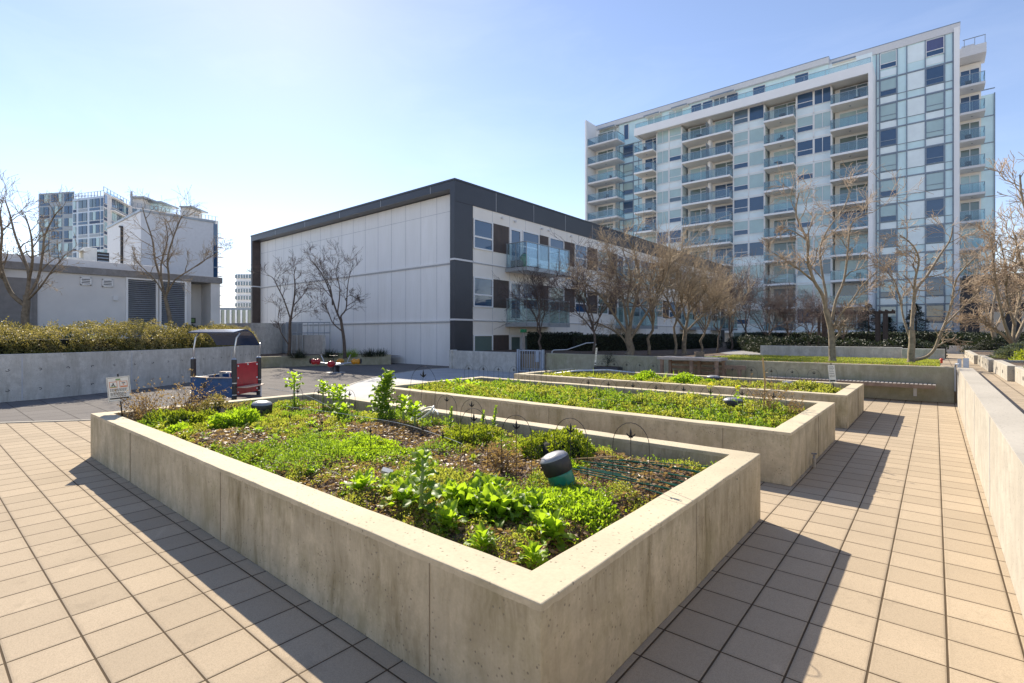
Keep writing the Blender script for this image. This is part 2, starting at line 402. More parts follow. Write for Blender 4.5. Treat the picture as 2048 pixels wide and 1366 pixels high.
# many tapered polylines -> one mesh
def sweep(lines, k):
    Vs = []; Fs = []; b = 0; by = {}
    for P, r in lines: by.setdefault(len(P), []).append((P, r))
    for n, g in by.items():
        P = np.array([a[0] for a in g]); r = np.array([a[1] for a in g]); m = len(g)
        T = unit(np.gradient(P, axis=1)); ref = np.zeros_like(T); ref[..., 0] = .3; ref[..., 1] = .9; ref[..., 2] = .31
        U = unit(np.cross(T, ref)); W = np.cross(T, U)
        a = np.arange(k)*2*PI/k
        V = P[:, :, None, :]+r[:, :, None, None]*(U[:, :, None, :]*np.cos(a)[None, None, :, None]+W[:, :, None, :]*np.sin(a)[None, None, :, None])
        idx = np.arange(m*n*k).reshape(m, n, k)+b
        q = np.stack([idx[:, :-1], np.roll(idx[:, :-1], -1, 2), np.roll(idx[:, 1:], -1, 2), idx[:, 1:]], -1).reshape(-1, 4)
        Vs.append(V.reshape(-1, 3)); Fs.append(q); b += m*n*k
    return np.concatenate(Vs), np.concatenate(Fs)
# ------------------------------------------------------------------ world and sun
w = bpy.data.worlds.new('World'); scene.world = w; w.use_nodes = True
nt = w.node_tree; nt.nodes.clear()
sky = nt.nodes.new('ShaderNodeTexSky'); sky.sky_type = 'NISHITA'; sky.sun_disc = False
SUN = Vector((-.73, .35, .59)).normalized()
sky.sun_elevation = math.asin(SUN.z); sky.sun_rotation = math.atan2(SUN.x, SUN.y)
sky.air_density = 1.0; sky.dust_density = .09; sky.ozone_density = 2.5; sky.altitude = 0
bg = nt.nodes.new('ShaderNodeBackground'); bg.inputs[1].default_value = .125
wo = nt.nodes.new('ShaderNodeOutputWorld'); tn = nt.nodes.new('ShaderNodeMix'); tn.data_type = 'RGBA'; tn.blend_type = 'MULTIPLY'; tn.inputs[0].default_value = 1; tn.inputs[7].default_value = (.95, .82, .80, 1); nt.links.new(sky.outputs[0], tn.inputs[6]); tc = nt.nodes.new('ShaderNodeTexCoord'); mp = nt.nodes.new('ShaderNodeMapping'); mp.inputs['Scale'].default_value = (1.2, 2.6, 6); mp.inputs['Rotation'].default_value = (0, 0, .6)
nz = nt.nodes.new('ShaderNodeTexNoise'); nz.inputs['Scale'].default_value = 1.6; nz.inputs['Detail'].default_value = 7; nz.inputs['Roughness'].default_value = .6; nz.inputs['Distortion'].default_value = .5
rp = nt.nodes.new('ShaderNodeValToRGB'); rp.color_ramp.elements[0].position = .5; rp.color_ramp.elements[0].color = (0, 0, 0, 1); rp.color_ramp.elements[1].position = .8; rp.color_ramp.elements[1].color = (.07, .07, .07, 1)
cm = nt.nodes.new('ShaderNodeMix'); cm.data_type = 'RGBA'; cm.inputs[7].default_value = (6.5, 6.7, 7.2, 1)
nt.links.new(tc.outputs['Generated'], mp.inputs[0]); nt.links.new(mp.outputs[0], nz.inputs['Vector']); nt.links.new(nz.outputs['Fac'], rp.inputs[0]); nt.links.new(rp.outputs[0], cm.inputs[0]); nt.links.new(tn.outputs[2], cm.inputs[6]); nt.links.new(cm.outputs[2], bg.inputs[0]); nt.links.new(bg.outputs[0], wo.inputs[0])
sd = bpy.data.lights.new('sun', 'SUN'); sd.energy = 4.5; sd.angle = R(.5); sd.color = (1, .90, .74)
so = bpy.data.objects.new('sun', sd); C.objects.link(so); so.rotation_euler = (-SUN).to_track_quat('-Z', 'Y').to_euler(); so.location = (0, 0, 30)
vs = scene.view_settings; vs.view_transform = 'Standard'; vs.look = 'None'; vs.exposure = .98; vs.gamma = 1; vs.use_curve_mapping = False
scene.cycles.max_bounces = 8; scene.cycles.transparent_max_bounces = 12; scene.cycles.diffuse_bounces = 4
scene.cycles.use_denoising = True

# ------------------------------------------------------------------ ground sheets
def sheet(name, pts, z, m, kind='structure', parent=None):
    me = bpy.data.meshes.new(name); me.from_pydata([(x, y, z) for x, y in pts], [], [tuple(range(len(pts)))])
    me.materials.append(M[m]); o = link(name, me)
    if kind: o['kind'] = kind
    return o
sheet('ground', [(-3000, -3000), (3000, -3000), (3000, 3000), (-3000, 3000)], -.012, 'bounce_ground')
sheet('paving', [(-40, -12), (.5, -12), (.5, 16.4), (-40, 16.4)], -.004, 'paver')
# rubber play surface with its curved edge, pale kerb strip, and the smooth concrete walk
arc = [(-40, -3), (-17.0, -3.2), (-13.56, 1.18), (-12.74, 2.22), (-12.3, 3.3), (-12.1, 4.6), (-12.3, 6.1), (-12.75, 7.1), (-13.45, 7.95), (-14.4, 9.0), (-15.4, 10.05), (-16.6, 11.6), (-17.57, 13.1), (-18.3, 14.9), (-18.6, 16.4), (-18.7, 18.6), (-45, 18.6)]
sheet('play_surface', arc, .004, 'rubber')
sheet('path', [(-9.05, 5.35), (-9.05, 16.9), (-9.05, 18.6), (-18.7, 18.6), (-18.6, 16.4), (-18.3, 14.9), (-17.57, 13.1), (-16.6, 11.6), (-15.4, 10.05), (-14.4, 9.0), (-13.45, 7.95), (-12.75, 7.1), (-12.3, 6.1), (-12.2, 5.35)], .0, 'path_conc')
kb = MB('parapet_conc')
for a, b in zip(arc[1:-2], arc[2:-1]): kb.obox(a, b, .07, -.02, .012)
k_ = kb.build('kerb_strip'); k_['kind'] = 'structure'
# raised garden level behind the retaining walls
up = MB(['upper_paver'])
up.prism([(-18.3, 17.45), (-6.6, 17.45), (-6.6, 16.45), (.4, 16.45), (.66, 16.45), (.66, -12), (14, -12), (14, 66), (-18.3, 66)], .0, .80, 'upper_paver')
o = up.build('raised_terrace'); o['kind'] = 'structure'
sheet('lawn', [(-6.6, 16.62), (.05, 16.62), (.2, 22.4), (-5.5, 22.4), (-7.2, 19.6)], .806, 'lawn')
sheet('planting_bed', [(-18.2, 17.65), (-6.7, 17.65), (-7.3, 19.9), (-5.9, 22.9), (-7.4, 27), (-9, 64), (-18.2, 64)], .804, 'soil')
sheet('bed_strip', [(-6.6, 16.47), (.1, 16.47), (.1, 17.0), (-6.6, 17.25)], .812, 'soil')
sheet('garden_path', [(-7.0, 20.0), (-5.3, 22.3), (-5.2, 23.0), (-4.8, 27.5), (-8.5, 30), (-7.6, 24), (-6.4, 22)], .812, 'roof_conc')  # dark roof-edge concrete here stands in for shade on the path

# ------------------------------------------------------------------ raised planters
def planter(label, x0, x1, y0, y1, z=.59, t=.21, group='raised concrete planters'):
    th = thing('raised_planter', label, 'planter', ((x0+x1)/2, (y0+y1)/2, 0), 0, group)
    V = [(x0, y0), (x1, y0), (x1, y1), (x0, y1)]; I = [(x0+t, y0+t), (x1-t, y0+t), (x1-t, y1-t), (x0+t, y1-t)]
    b = MB('plant_conc'); O = []; N_ = []; rj = random.Random(int(y0*7)+1); w1 = w2 = 0.0
    for i in range(4):
        j = (i+1) % 4; L_ = math.hypot(V[j][0]-V[i][0], V[j][1]-V[i][1]); m_ = int(L_/.09); nx, ny = (V[j][1]-V[i][1])/L_, -(V[j][0]-V[i][0])/L_
        for k in range(m_):
            u = k/m_; w1 = w1*.8+rj.gauss(0, .0009); w2 = w2*.8+rj.gauss(0, .0009); ch = .006*rj.random() if rj.random() < .06 else 0; q = 0 if k == 0 else 1
            O.append((V[i][0]+(V[j][0]-V[i][0])*u+nx*(w1-ch)*q, V[i][1]+(V[j][1]-V[i][1])*u+ny*(w1-ch)*q, z+w2-ch)); N_.append((I[i][0]+(I[j][0]-I[i][0])*u, I[i][1]+(I[j][1]-I[i][1])*u, z+w2))
    n = len(O); b.v = [(x, y, 0) for x, y, _ in O]+O+N_+[(x, y, .1) for x, y, _ in N_]
    for i in range(n):
        j = (i+1) % n
        b.f += [(i, j, n+j, n+i), (n+i, n+j, 2*n+j, 2*n+i), (2*n+i, 2*n+j, 3*n+j, 3*n+i)]; b.mi += [0]*3
    wl = b.build('wall', th, bevel=.007)
    for xx in [x0+1.9+2.55*i for i in range(3)]: jb = MB('form_joint'); jb.box(xx, xx+.004, y0-.0045, y0, .01, z-.03); jb.build('form_joint', th)
    jb = MB('form_joint'); jb.box(x1, x1+.0045, y0+1.72, y0+1.724, .01, z-.03); jb.build('form_joint', th)
    # soil with an uneven top
    nx, ny = int((x1-x0-2*t)/.12), int((y1-y0-2*t)/.12); f = sines(int(y0*10), 3.0); f2 = sines(int(y0*10)+1, 9)
    xs = np.linspace(x0+t, x1-t, nx); ys = np.linspace(y0+t, y1-t, ny); X, Y = np.meshgrid(xs, ys)
    edge = np.minimum.reduce([X-x0-t, x1-t-X, Y-y0-t, y1-t-Y]); far = np.clip((y1-t-Y)/.45, 0, 1)
    Z = .385+.10*np.clip(edge/.3, 0, 1)*(.35+.65*far)+.022*f(X, Y)+.012*f2(X, Y)
    idx = np.arange(nx*ny).reshape(ny, nx); F = np.stack([idx[:-1, :-1], idx[:-1, 1:], idx[1:, 1:], idx[1:, :-1]], -1).reshape(-1, 4)
    V3 = np.stack([X, Y, Z], -1).reshape(-1, 3)-np.array([(x0+x1)/2, (y0+y1)/2, 0])
    link('soil', np_mesh('soil', V3, F, 'soil', smooth=True), th)
    def h(x, y):
        e = np.minimum.reduce([x-x0-t, x1-t-x, y-y0-t, y1-t-y]); fr = np.clip((y1-t-y)/.45, 0, 1)
        return .385+.10*np.clip(e/.3, 0, 1)*(.35+.65*fr)+.022*f(x, y)+.012*f2(x, y)
    return th, h
P1, h1 = planter('nearest and largest concrete planter, full of weeds and leafy greens', -8.9, -1.22, 1.65, 5.0)
P2, h2 = planter('middle concrete planter covered in low green ground cover', -8.95, -1.22, 6.27, 9.5)
P3, h3 = planter('farthest concrete planter, in front of the slatted wall bench', -8.9, -1.2, 10.75, 13.5)
# small hose tap on the middle planter
tp = thing('hose_tap', 'small metal hose tap on a stub pipe at the foot of the middle planter', 'tap', (-1.17, 7.35, 0))
b = MB('parapet_conc'); b.tube([(-1.17, 7.35, 0), (-1.17, 7.35, .12)], .02, 10); b.build('pipe', tp)
b = MB('roof_conc'); b.tube([(-1.17, 7.35, .12), (-1.17, 7.35, .16)], [.012, .014], 8); b.tube([(-1.20, 7.35, .17), (-1.14, 7.35, .175)], .010, 8); b.tube([(-1.17, 7.32, .14), (-1.17, 7.30, .12)], .009, 6); b.build('valve', tp)
# metal bench end behind the first planter
be = MB('alu'); be.box(-9.55, -9.0, 2.05, 2.45, .36, .43); be.box(-9.50, -9.44, 2.1, 2.4, 0, .36); be.box(-9.1, -9.04, 2.1, 2.4, 0, .36)
tag(be.build('low_bench', bevel=.006), 'end of a low metal bench sticking out behind the nearest planter', 'bench')

# ------------------------------------------------------------------ parapet, retaining walls
b = MB('parapet_conc'); b.box(.40, .66, -6, 15.6, 0, .905)
for y in (-3.4, -.9, 1.6, 4.1, 6.6, 9.1, 11.6, 14.1): b.box(.397, .40, y, y+.014, 0, .90, 'panel_joint')
tag(b.build('parapet_wall', bevel=.014), 'long pale concrete parapet wall running beside the paved corridor', 'wall')
b = MB('lawn_conc'); b.box(-6.6, .36, 16.3, 16.48, 0, .875)
tag(b.build('retaining_wall', bevel=.01), 'mossy concrete retaining wall behind the slatted bench, holding the lawn', 'wall')
b = MB('lawn_conc'); b.box(-12.55, -6.6, 17.3, 17.48, 0, .875); b.box(-6.78, -6.6, 16.48, 17.3, 0, .875)
tag(b.build('retaining_wall', bevel=.01), 'mossy concrete retaining wall between the metal gate and the timber table', 'wall')
b = MB('grey_conc'); b.box(-18.0, -14.05, 17.1, 17.3, 0, .875); b.box(-18.15, -18.0, 17.0, 17.4, 0, .91)
tag(b.build('retaining_wall', bevel=.01), 'grey concrete garden wall between the white building corner and the gate', 'wall')
# stairs behind gate
b = MB('path_conc')
for i in range(4): b.box(-14.05, -12.55, 17.35+i*.3, 17.65+i*.3, 0, .2*(i+1)-.002*i)
tag(b.build('steps', bevel=.005), 'concrete steps rising behind the metal gate', 'steps')

# curved wall with hedge on the left, its raised bed
cw = [(-17.9, -9), (-17.62, -5), (-17.55, -1), (-17.6, 1.53), (-17.75, 2.5), (-18.2, 3.6), (-18.85, 4.93), (-19.95, 6.5), (-21.4, 8.1), (-23.2, 9.7), (-25.3, 11.2)]
def smooth_line(pts, n=4):
    out = []
    P = [Vector(p+(0,)) for p in pts]
    for i in range(len(P)-1):
        a, b_, c, d = P[max(i-1, 0)], P[i], P[i+1], P[min(i+2, len(P)-1)]
        for k in range(n):
            t = k/n; v = .5*((2*b_)+(-a+c)*t+(2*a-5*b_+4*c-d)*t*t+(-a+3*b_-3*c+d)*t**3); out.append((v.x, v.y))
    out.append(pts[-1]); return out
cws = smooth_line(cw)
def ribbon(mb, line, w, z0, z1, m=None):
    n = len(line); L = []; Rr = []
    for i, p in enumerate(line):
        a, c = line[max(i-1, 0)], line[min(i+1, n-1)]; dx, dy = c[0]-a[0], c[1]-a[1]; l = math.hypot(dx, dy)
        L.append((p[0]-dy/l*w, p[1]+dx/l*w)); Rr.append(p)
    b0 = len(mb.v)
    for z in (z0, z1):
        mb.v += [(x, y, z) for x, y in Rr]+[(x, y, z) for x, y in L]
    for i in range(n-1):
        r0, r1, l0, l1 = b0+i, b0+i+1, b0+n+i, b0+n+i+1; o_ = 2*n
        mb.f += [(r0, r1, r1+o_, r0+o_), (l1, l0, l0+o_, l1+o_), (r0+o_, r1+o_, l1+o_, l0+o_)]; mb.mi += [mb.mid(m)]*3
    mb.f += [(b0, b0+2*n, b0+3*n, b0+n), (b0+n-1, b0+2*n-1, b0+4*n-1, b0+3*n-1)]; mb.mi += [mb.mid(m)]*2
    return L
b = MB('grey_conc'); inner = ribbon(b, cws, .2, 0, 1.18)
tag(b.build('curved_wall', bevel=.01), 'long curved grey concrete wall with tie-hole marks, below the hedge', 'wall')
# tie-hole rings and joints on the curved wall
bedpts = inner+[(-25.9, 11.3), (-26, 11.3), (-26, -9)]
me = bpy.data.meshes.new('hedge_bed'); me.from_pydata([(x, y, 1.02) for x, y in bedpts], [], [tuple(range(len(bedpts)))]); me.materials.append(M['soil']); o = link('hedge_bed', me); o['kind'] = 'structure'
# low planter + wall in front of the white building
lp = smooth_line([(-25.7, 11.2), (-25.3, 12.8), (-24.4, 14.9), (-23.0, 17.2)], 4)
b = MB('lawn_conc'); ribbon(b, lp, .2, 0, .55)
tag(b.build('low_wall', bevel=.01), 'low mossy concrete planter wall behind the spring rocker', 'wall')
b = MB('grey_conc'); b.box(-34.5, -28.2, 16.1, 16.3, 0, 1.62); tag(b.build('back_wall', bevel=.01), 'taller grey concrete wall behind the two bare trees, left of the white building', 'wall')
bp = [(-25.9, 11.3), (-25.45, 12.8), (-24.55, 14.9), (-23.2, 17.1), (-23.2, 18.1), (-34, 18.1), (-34, 11.3)]
me = bpy.data.meshes.new('shrub_bed'); me.from_pydata([(x, y, .45) for x, y in bp], [], [tuple(range(len(bp)))]); me.materials.append(M['soil']); o = link('shrub_bed', me); o['kind'] = 'structure'

# far low wall round the lawn
b = MB('grey_conc'); b.box(-5.6, -.9, 22.9, 23.1, .8, 1.2); tag(b.build('lawn_edge_wall', bevel=.01), 'low grey concrete wall along the far side of the lawn', 'wall')
b = MB('grey_conc'); b.box(-.9, .26, 22.5, 22.7, .8, 1.17); tag(b.build('lawn_edge_wall', bevel=.01), 'short piece of low concrete wall at the right end of the lawn', 'wall')
b = MB('grey_conc'); b.box(.26, 1.3, 30, 30.2, .8, 1.15); tag(b.build('end_wall', bevel=.01), 'low wall closing the upper path under the dark hedge', 'wall')
# staggered side planters on the upper walk, with round wall lights
blk = [('nearest', 1.13, -6, 13.15, 1.08), ('second nearest', 1.03, 13.15, 16.15, 1.09), ('third', .95, 16.15, 20.0, 1.08), ('farthest', .87, 20.0, 26.0, 1.06)]
for nm, x, y0, y1, z in blk:
    th = thing('side_planter', f'{nm} of the staggered low concrete planters along the upper walk', 'planter', (x, (y0+y1)/2, .8), 0, 'staggered side planters')
    b = MB('parapet_conc'); b.box(x, x+.14, y0+.01, y1-.01, .8, z); b.box(x+.14, x+2.6, y0+.01, y0+.15, .8, z-.002); b.box(x+.14, x+2.6, y1-.15, y1-.01, .8, z-.002); b.build('wall', th, bevel=.008)
    b = MB('soil'); b.box(x+.14, x+2.6, y0+.15, y1-.15, .8, z-.05); b.build('soil', th)
    yy = y0+.8 if y0 > 0 else 6.2
    while yy < y1-.4:
        b = MB('black_plastic'); b.tube([(x-.006, yy, .94), (x+.02, yy, .94)], .035, 12); b.build('wall_light', th); yy += 1.15

# ------------------------------------------------------------------ wall bench
th = thing('wall_bench', 'long slatted timber bench fixed to the mossy retaining wall', 'bench', (-1.85, 16.0, 0))
b = MB('wood_grey'); x = -3.7
while x < -.02: b.box(x, x+.062, 15.83, 16.26, .415, .455); x += .085
b.build('seat', th, bevel=.004)
b = MB('wood'); b.box(-3.72, .0, 15.80, 15.83, .36, .45); b.build('front_rail', th)
for x in (-3.2, -1.75, -.42):
    b = MB('light_grey'); b.box(x, x+.07, 16.27, 16.3, .12, .41); b.box(x+.02, x+.05, 15.86, 16.27, .36, .41); b.build('bracket', th)
# timber table with slatted store under it
th = thing('timber_table', 'brown timber potting table with posts and slats beside the planter wall', 'table', (-5.75, 15.6, 0))
b = MB('wood_grey'); b.box(-6.75, -4.85, 15.25, 16.1, .88, .96); b.build('table_top', th, bevel=.006)
for x in (-6.66, -5.72, -4.98):
    for y in (15.32, 15.98):
        b = MB('wood'); b.box(x, x+.09, y-.045, y+.045, 0, .88); b.build('leg', th)
b = MB('wood')
for z in (.12, .27, .42, .57, .72): b.box(-6.6, -4.9, 16.04, 16.07, z, z+.09)
b.build('back_slats', th)
b = MB('wood'); b.box(-4.9, -4.3, 15.9, 16.0, .62, .74); b.box(-4.52, -4.43, 15.9, 16.0, 0, .62); b.build('side_arm', th)
# ------------------------------------------------------------------ gate
th = thing('metal_gate', 'grey blue metal gate with vertical bars between the two garden walls', 'gate', (-13.3, 17.3, 0))
for x in (-14.0, -12.65):
    b = MB('galv'); b.box(x, x+.09, 17.12, 17.21, 0, 1.02); b.build('gate_post', th, bevel=.005)
b = MB('galv'); b.box(-13.88, -12.68, 17.14, 17.18, .95, 1.0); b.box(-13.88, -12.68, 17.14, 17.18, .06, .11)
b.box(-13.88, -13.83, 17.139, 17.181, .06, 1.0); b.box(-12.73, -12.68, 17.139, 17.181, .06, 1.0)
for i in range(8): b.box(-13.72+i*.13, -13.70+i*.13, 17.15, 17.17, .1, .96)
b.build('bars', th)
b = MB('galv'); b.box(-12.98, -12.82, 17.13, 17.19, .5, .98); b.build('lock_plate', th)
for dx, lab in ((0, 'curved steel handrail beside the steps by the gate'),):
    b = MB('alu'); b.tube([(-12.45, 17.6, .3), (-12.45, 17.6, .95), (-12.4, 17.65, 1.0), (-11.9, 17.9, 1.02), (-11.2, 18.3, 1.3), (-10.9, 18.4, 1.32), (-10.8, 18.4, 1.25), (-10.85, 18.4, 1.15)], .022, 8)
    tag(b.build('handrail', smooth=True), lab, 'handrail')
# steel gate post and rail at the end of the parapet
th = thing('gate_post', 'galvanised steel gate posts and rail at the far end of the pale parapet', 'gate post', (.5, 15.9, 0))
b = MB('galv'); b.box(.50, .60, 15.66, 15.76, .0, 1.12); b.box(.40, .47, 15.68, 15.74, .0, 1.1); b.build('post', th, bevel=.004)
b = MB('galv'); b.tube([(.44, 15.66, .98), (.385, 15.72, .98), (.375, 15.95, .97), (.375, 16.2, .9), (.375, 16.24, .3)], .018, 8); b.build('rail', th)
# wooden post with green box
th = thing('garden_post', 'wooden post with a small green box on top behind the grey garden wall', 'post', dp(1047, 25.5, .8))
x, y, z = th.location
b = MB('wood_grey'); b.box(x-.06, x+.06, y-.06, y+.06, .8, 1.75); b.build('post', th)
b = MB('can_green'); b.box(x-.14, x+.14, y-.1, y+.1, 1.75, 1.93); b.build('box', th, bevel=.02)
# ------------------------------------------------------------------ window parts (shared meshes)
rw = random.Random(11)
_wc = {}
def win_mesh(w_, h, axis, split, fr='white_frame', depth=.06, low=.34, ft=.06):
    """frame mesh: local origin at lower left, facing -Y ('y') or +X ('x'); returns frame mesh"""
    key = ('f', round(w_, 2), round(h, 2), axis, split, fr, low, ft)
    if key in _wc: return _wc[key]
    b = MB(fr)
    def bx(u0, u1, z0, z1, d=depth):
        if axis == 'y': b.box(u0, u1, -d, .02, z0, z1)
        else: b.box(-.02, d, u0, u1, z0, z1)
    bx(0, w_, 0, ft); bx(0, w_, h-ft, h); bx(0, ft, ft, h-ft); bx(w_-ft, w_, ft, h-ft)
    if split == 'h': bx(ft, w_-ft, h*low, h*low+ft*1.2, depth-.003)
    if split == 'v': bx(w_/2-ft/2, w_/2+ft/2, ft, h-ft, depth-.003)
    if split == 'hv':
        bx(w_*.5-ft/2, w_*.5+ft/2, ft, h-ft, depth-.003); bx(ft, w_*.5-ft/2, h*low, h*low+ft*1.2, depth-.006)
    if split == 'door':
        bx(w_*.6-ft/2, w_*.6+ft/2, ft, h-ft, depth-.003); bx(ft, w_*.6-ft/2, h*.32, h*.32+ft, depth-.006); bx(w_*.6+ft/2, w_-ft, h*.82, h*.82+ft, depth-.006); bx(w_*.6+ft/2, w_*.6+ft/2+.07, ft, h*.82, depth-.008); bx(w_-ft-.07, w_-ft, ft, h*.82, depth-.008)
    _wc[key] = b.mesh('window_frame'); return _wc[key]
def pane_mesh(w_, h, axis, mt, lowmt=None, low=.34):
    key = ('p', round(w_, 2), round(h, 2), axis, mt, lowmt)
    if key in _wc: return _wc[key]
    b = MB([mt])
    def bx(z0, z1, m):
        if axis == 'y': b.box(.01, w_-.01, -.02, .0, z0, z1, m)
        else: b.box(.0, .02, .01, w_-.01, z0, z1, m)
    if lowmt and lowmt != mt: bx(.01, h*low, lowmt); bx(h*low, h-.01, mt)
    else: bx(.01, h-.01, mt)
    _wc[key] = b.mesh('pane'); return _wc[key]
def window(root, name, x, y, z, w_, h, axis, split, mt, lowmt=None, fr='white_frame', low=.34, label=None, ft=.06):
    L = root.location
    f = link(name, win_mesh(w_, h, axis, split, fr, low=low, ft=ft), root, (x-L.x, y-L.y, z-L.z))
    p = link('pane', pane_mesh(w_, h, axis, mt, lowmt, low), f)
    if label: f['label'] = label
    return f
def rnd_glass():
    r = rw.random()
    if r < .55: return ('win_blind', rw.choice(['win_blind', 'win_dark', 'win_dark']))
    if r < .85: return ('win_dark', 'win_dark')
    if r < .93: return ('win_mid', 'win_mid')
    return ('win_blind', 'win_mid')

# ------------------------------------------------------------------ glass tower
TX0, TX1 = -40.6, 1.5
tw = thing('apartment_tower', 'tall pale glass apartment tower with stacked balconies, right of the low white building', 'building', (-19.5, 70, 0))
FL = [2.05+2.8*k for k in range(11)]
b = MB('t_pale'); b.box(-39.9, -5.4, 69.6, 84, .5, 33.3, 't_pale'); b.box(-5.4, 1.5, 70.0, 84, .5, 33.5, 't_mint'); b.build('wall', tw)
# white fins
b = MB('t_white'); b.box(-40.65, -40.4, 66.0, 84, .5, 33.95); b.box(-39.9, -40.4, 69.0, 69.6, .5, 33.4); b.build('end_wall', tw)
b = MB('t_white'); b.box(-5.5, -5.12, 66.2, 69.99, .5, 30.7); b.build('fin', tw)
b = MB('t_white'); b.box(1.5, 1.95, 69.7, 84, .5, 33.4); b.build('fin', tw)
# roofs
b = MB('light_grey'); b.box(-40.7, -9.5, 68.9, 84.2, 33.25, 33.9); b.box(-40.72, -9.48, 68.88, 84.22, 33.9, 33.98, 'mull'); b.box(-9.5, 2.0, 69.85, 84.2, 33.05, 33.85); b.box(-9.48, 2.02, 69.83, 84.22, 33.85, 33.93, 'mull'); b.build('roof', tw)
# top frame fascia
b = MB('t_white'); b.box(-32.7, -5.5, 66.2, 66.5, 29.65, 30.7); b.box(-32.7, -5.5, 66.5, 69.6, 29.85, 30.1, 't_soffit'); b.box(-32.7, -32.4, 66.5, 69.6, 29.65, 30.7); b.build('terrace_fascia', tw)
b = MB('guard')
b.box(-32.6, -5.3, 66.42, 66.44, 30.7, 31.35); b.build('terrace_guard', tw)
b = MB('rail_grey'); b.box(-32.6, -5.3, 66.41, 66.45, 31.35, 31.40)
for i in range(14): b.box(-32.6+i*2.1, -32.56+i*2.1, 66.40, 66.46, 30.7, 31.35)
b.build('terrace_rail', tw)
# curtain wall grid on the right part
b = MB('mull')
for x in (-5.05, -4.76, -3.2, -2.36, -.80, .78, 1.44): b.box(x-.05, x+.05, 69.90, 70.0, .8, 33.05)
for z in FL: b.box(-5.1, 1.5, 69.88, 70.0, z-.07, z+.07)
for z in FL: b.box(-5.1, 1.5, 69.93, 70.0, z-1.98, z-1.93)
b.build('mullions', tw)
for z in FL+[33.0]:
    for xa, xb, za, zb in ((-2.31, -.85, z-1.92, z-.08), (-4.7, -3.25, z-2.7, z-2.0), (-.75, .73, z-2.7, z-2.0)): b = MB('t_pale'); b.box(xa, xb, 69.95, 69.998, za, zb); b.build('spandrel', tw)
pat_l = ['win_mid', 'win_blind', 'win_blind', 'win_mid', 'win_mid', 'win_blind', 'win_blind', 'win_blind', 'win_dark', 'win_blind', 'win_blind', 'win_blind']
pat_r = ['win_mid', 'win_mid', 'win_dark', 'win_blind', 'win_dark', 'win_dark', 'win_blind', 'win_dark', 'win_blind', 'win_blind', 'win_dark', 'win_curtain']
tops = [FL[0]-.1+0]+[z-.1 for z in FL[1:]]+[32.95]
for k, zt in enumerate(tops):
    a, c = pat_l[k], pat_r[k]
    window(tw, 'window', -4.72, 69.92, zt-1.8, 1.48, 1.8, 'y', 'h', a, 'win_dark' if rw.random() < .6 else a, fr='white_frame' if k == 11 else 'mull', low=.3)
    window(tw, 'window', -.76, 69.92, zt-1.8, 1.5, 1.8, 'y', 'h', c, 'win_dark' if rw.random() < .6 else c, fr='white_frame' if k == 11 else 'mull', low=.3)
# left glazed strip
b = MB('mull')
for x in (-36.75, -36.1, -34.45, -33.6, -32.75): b.box(x-.04, x+.04, 69.52, 69.6, .8, 30.0)
for z in FL: b.box(-36.8, -32.7, 69.5, 69.6, z-.06, z+.06); b.box(-36.8, -32.7, 69.55, 69.6, z-1.95, z-1.9)
b.build('mullions', tw)
b = MB('t_mint'); b.box(-36.9, -32.65, 69.57, 69.595, .8, 29.99); b.build('spandrel', tw)
for k, z in enumerate(FL):
    if z < 8: continue
    g_, l_ = rnd_glass(); window(tw, 'window', -36.06, 69.55, z-1.85, 1.58, 1.75, 'y', 'h', g_, l_, fr='mull')
# projecting bays
for (x0, x1, cols) in ((-29.95, -26.25, 'A'), (-19.72, -15.95, 'B'), (-12.62, -8.95, 'C')):
    b = MB('t_pale'); b.box(x0, x1, 67.5, 69.5, .5, 29.65)
    b.box(x0, x0+.10, 67.44, 67.5, .5, 29.65, 't_white'); b.box(x1-.10, x1, 67.44, 67.5, .5, 29.65, 't_white')
    for z in FL[:-1]: b.box(x0+.1, x1-.1, 67.45, 67.5, z-.06, z+.06, 't_white'); b.box(x0+.1, x1-.1, 67.46, 67.5, z-2.12, z-2.06, 't_white')
    mid = x0+(x1-x0)*.5; b.box(mid-.04, mid+.04, 67.45, 67.5, .5, 29.65, 't_white')
    b.build('bay', tw)
    for k in range(1, 11):
        zt = FL[k]-.2; mt, lm = rnd_glass()
        if cols == 'A': window(tw, 'bay_window', x0+.12, 67.47, zt-1.75, (x1-x0)/2-.16, 1.75, 'y', 'v', mt, mt); window(tw, 'bay_window', mid+.05, 67.47, zt-1.75, (x1-x0)/2-.16, 1.75, 'y', 'h', mt if rw.random() < .7 else 'win_blind', lm)
        else: window(tw, 'bay_window', x0+.12, 67.47, zt-1.75, (x1-x0)/2-.16, 1.75, 'y', 'h', mt, lm); window(tw, 'bay_window', mid+.05, 67.47, zt-1.75, (x1-x0)/2-.16, 1.75, 'y', 'v' if cols == 'C' else 'n', mt if rw.random() < .8 else 'win_dark', None)
# ground storey glass
b = MB('win_mid'); b.box(-29.8, -26.4, 67.40, 67.45, .8, 1.9); b.box(-19.6, -16.0, 67.40, 67.45, .8, 1.85, 'win_green'); b.box(-12.5, -9.1, 67.40, 67.45, .8, 1.85, 'win_green'); b.build('ground_glazing', tw)
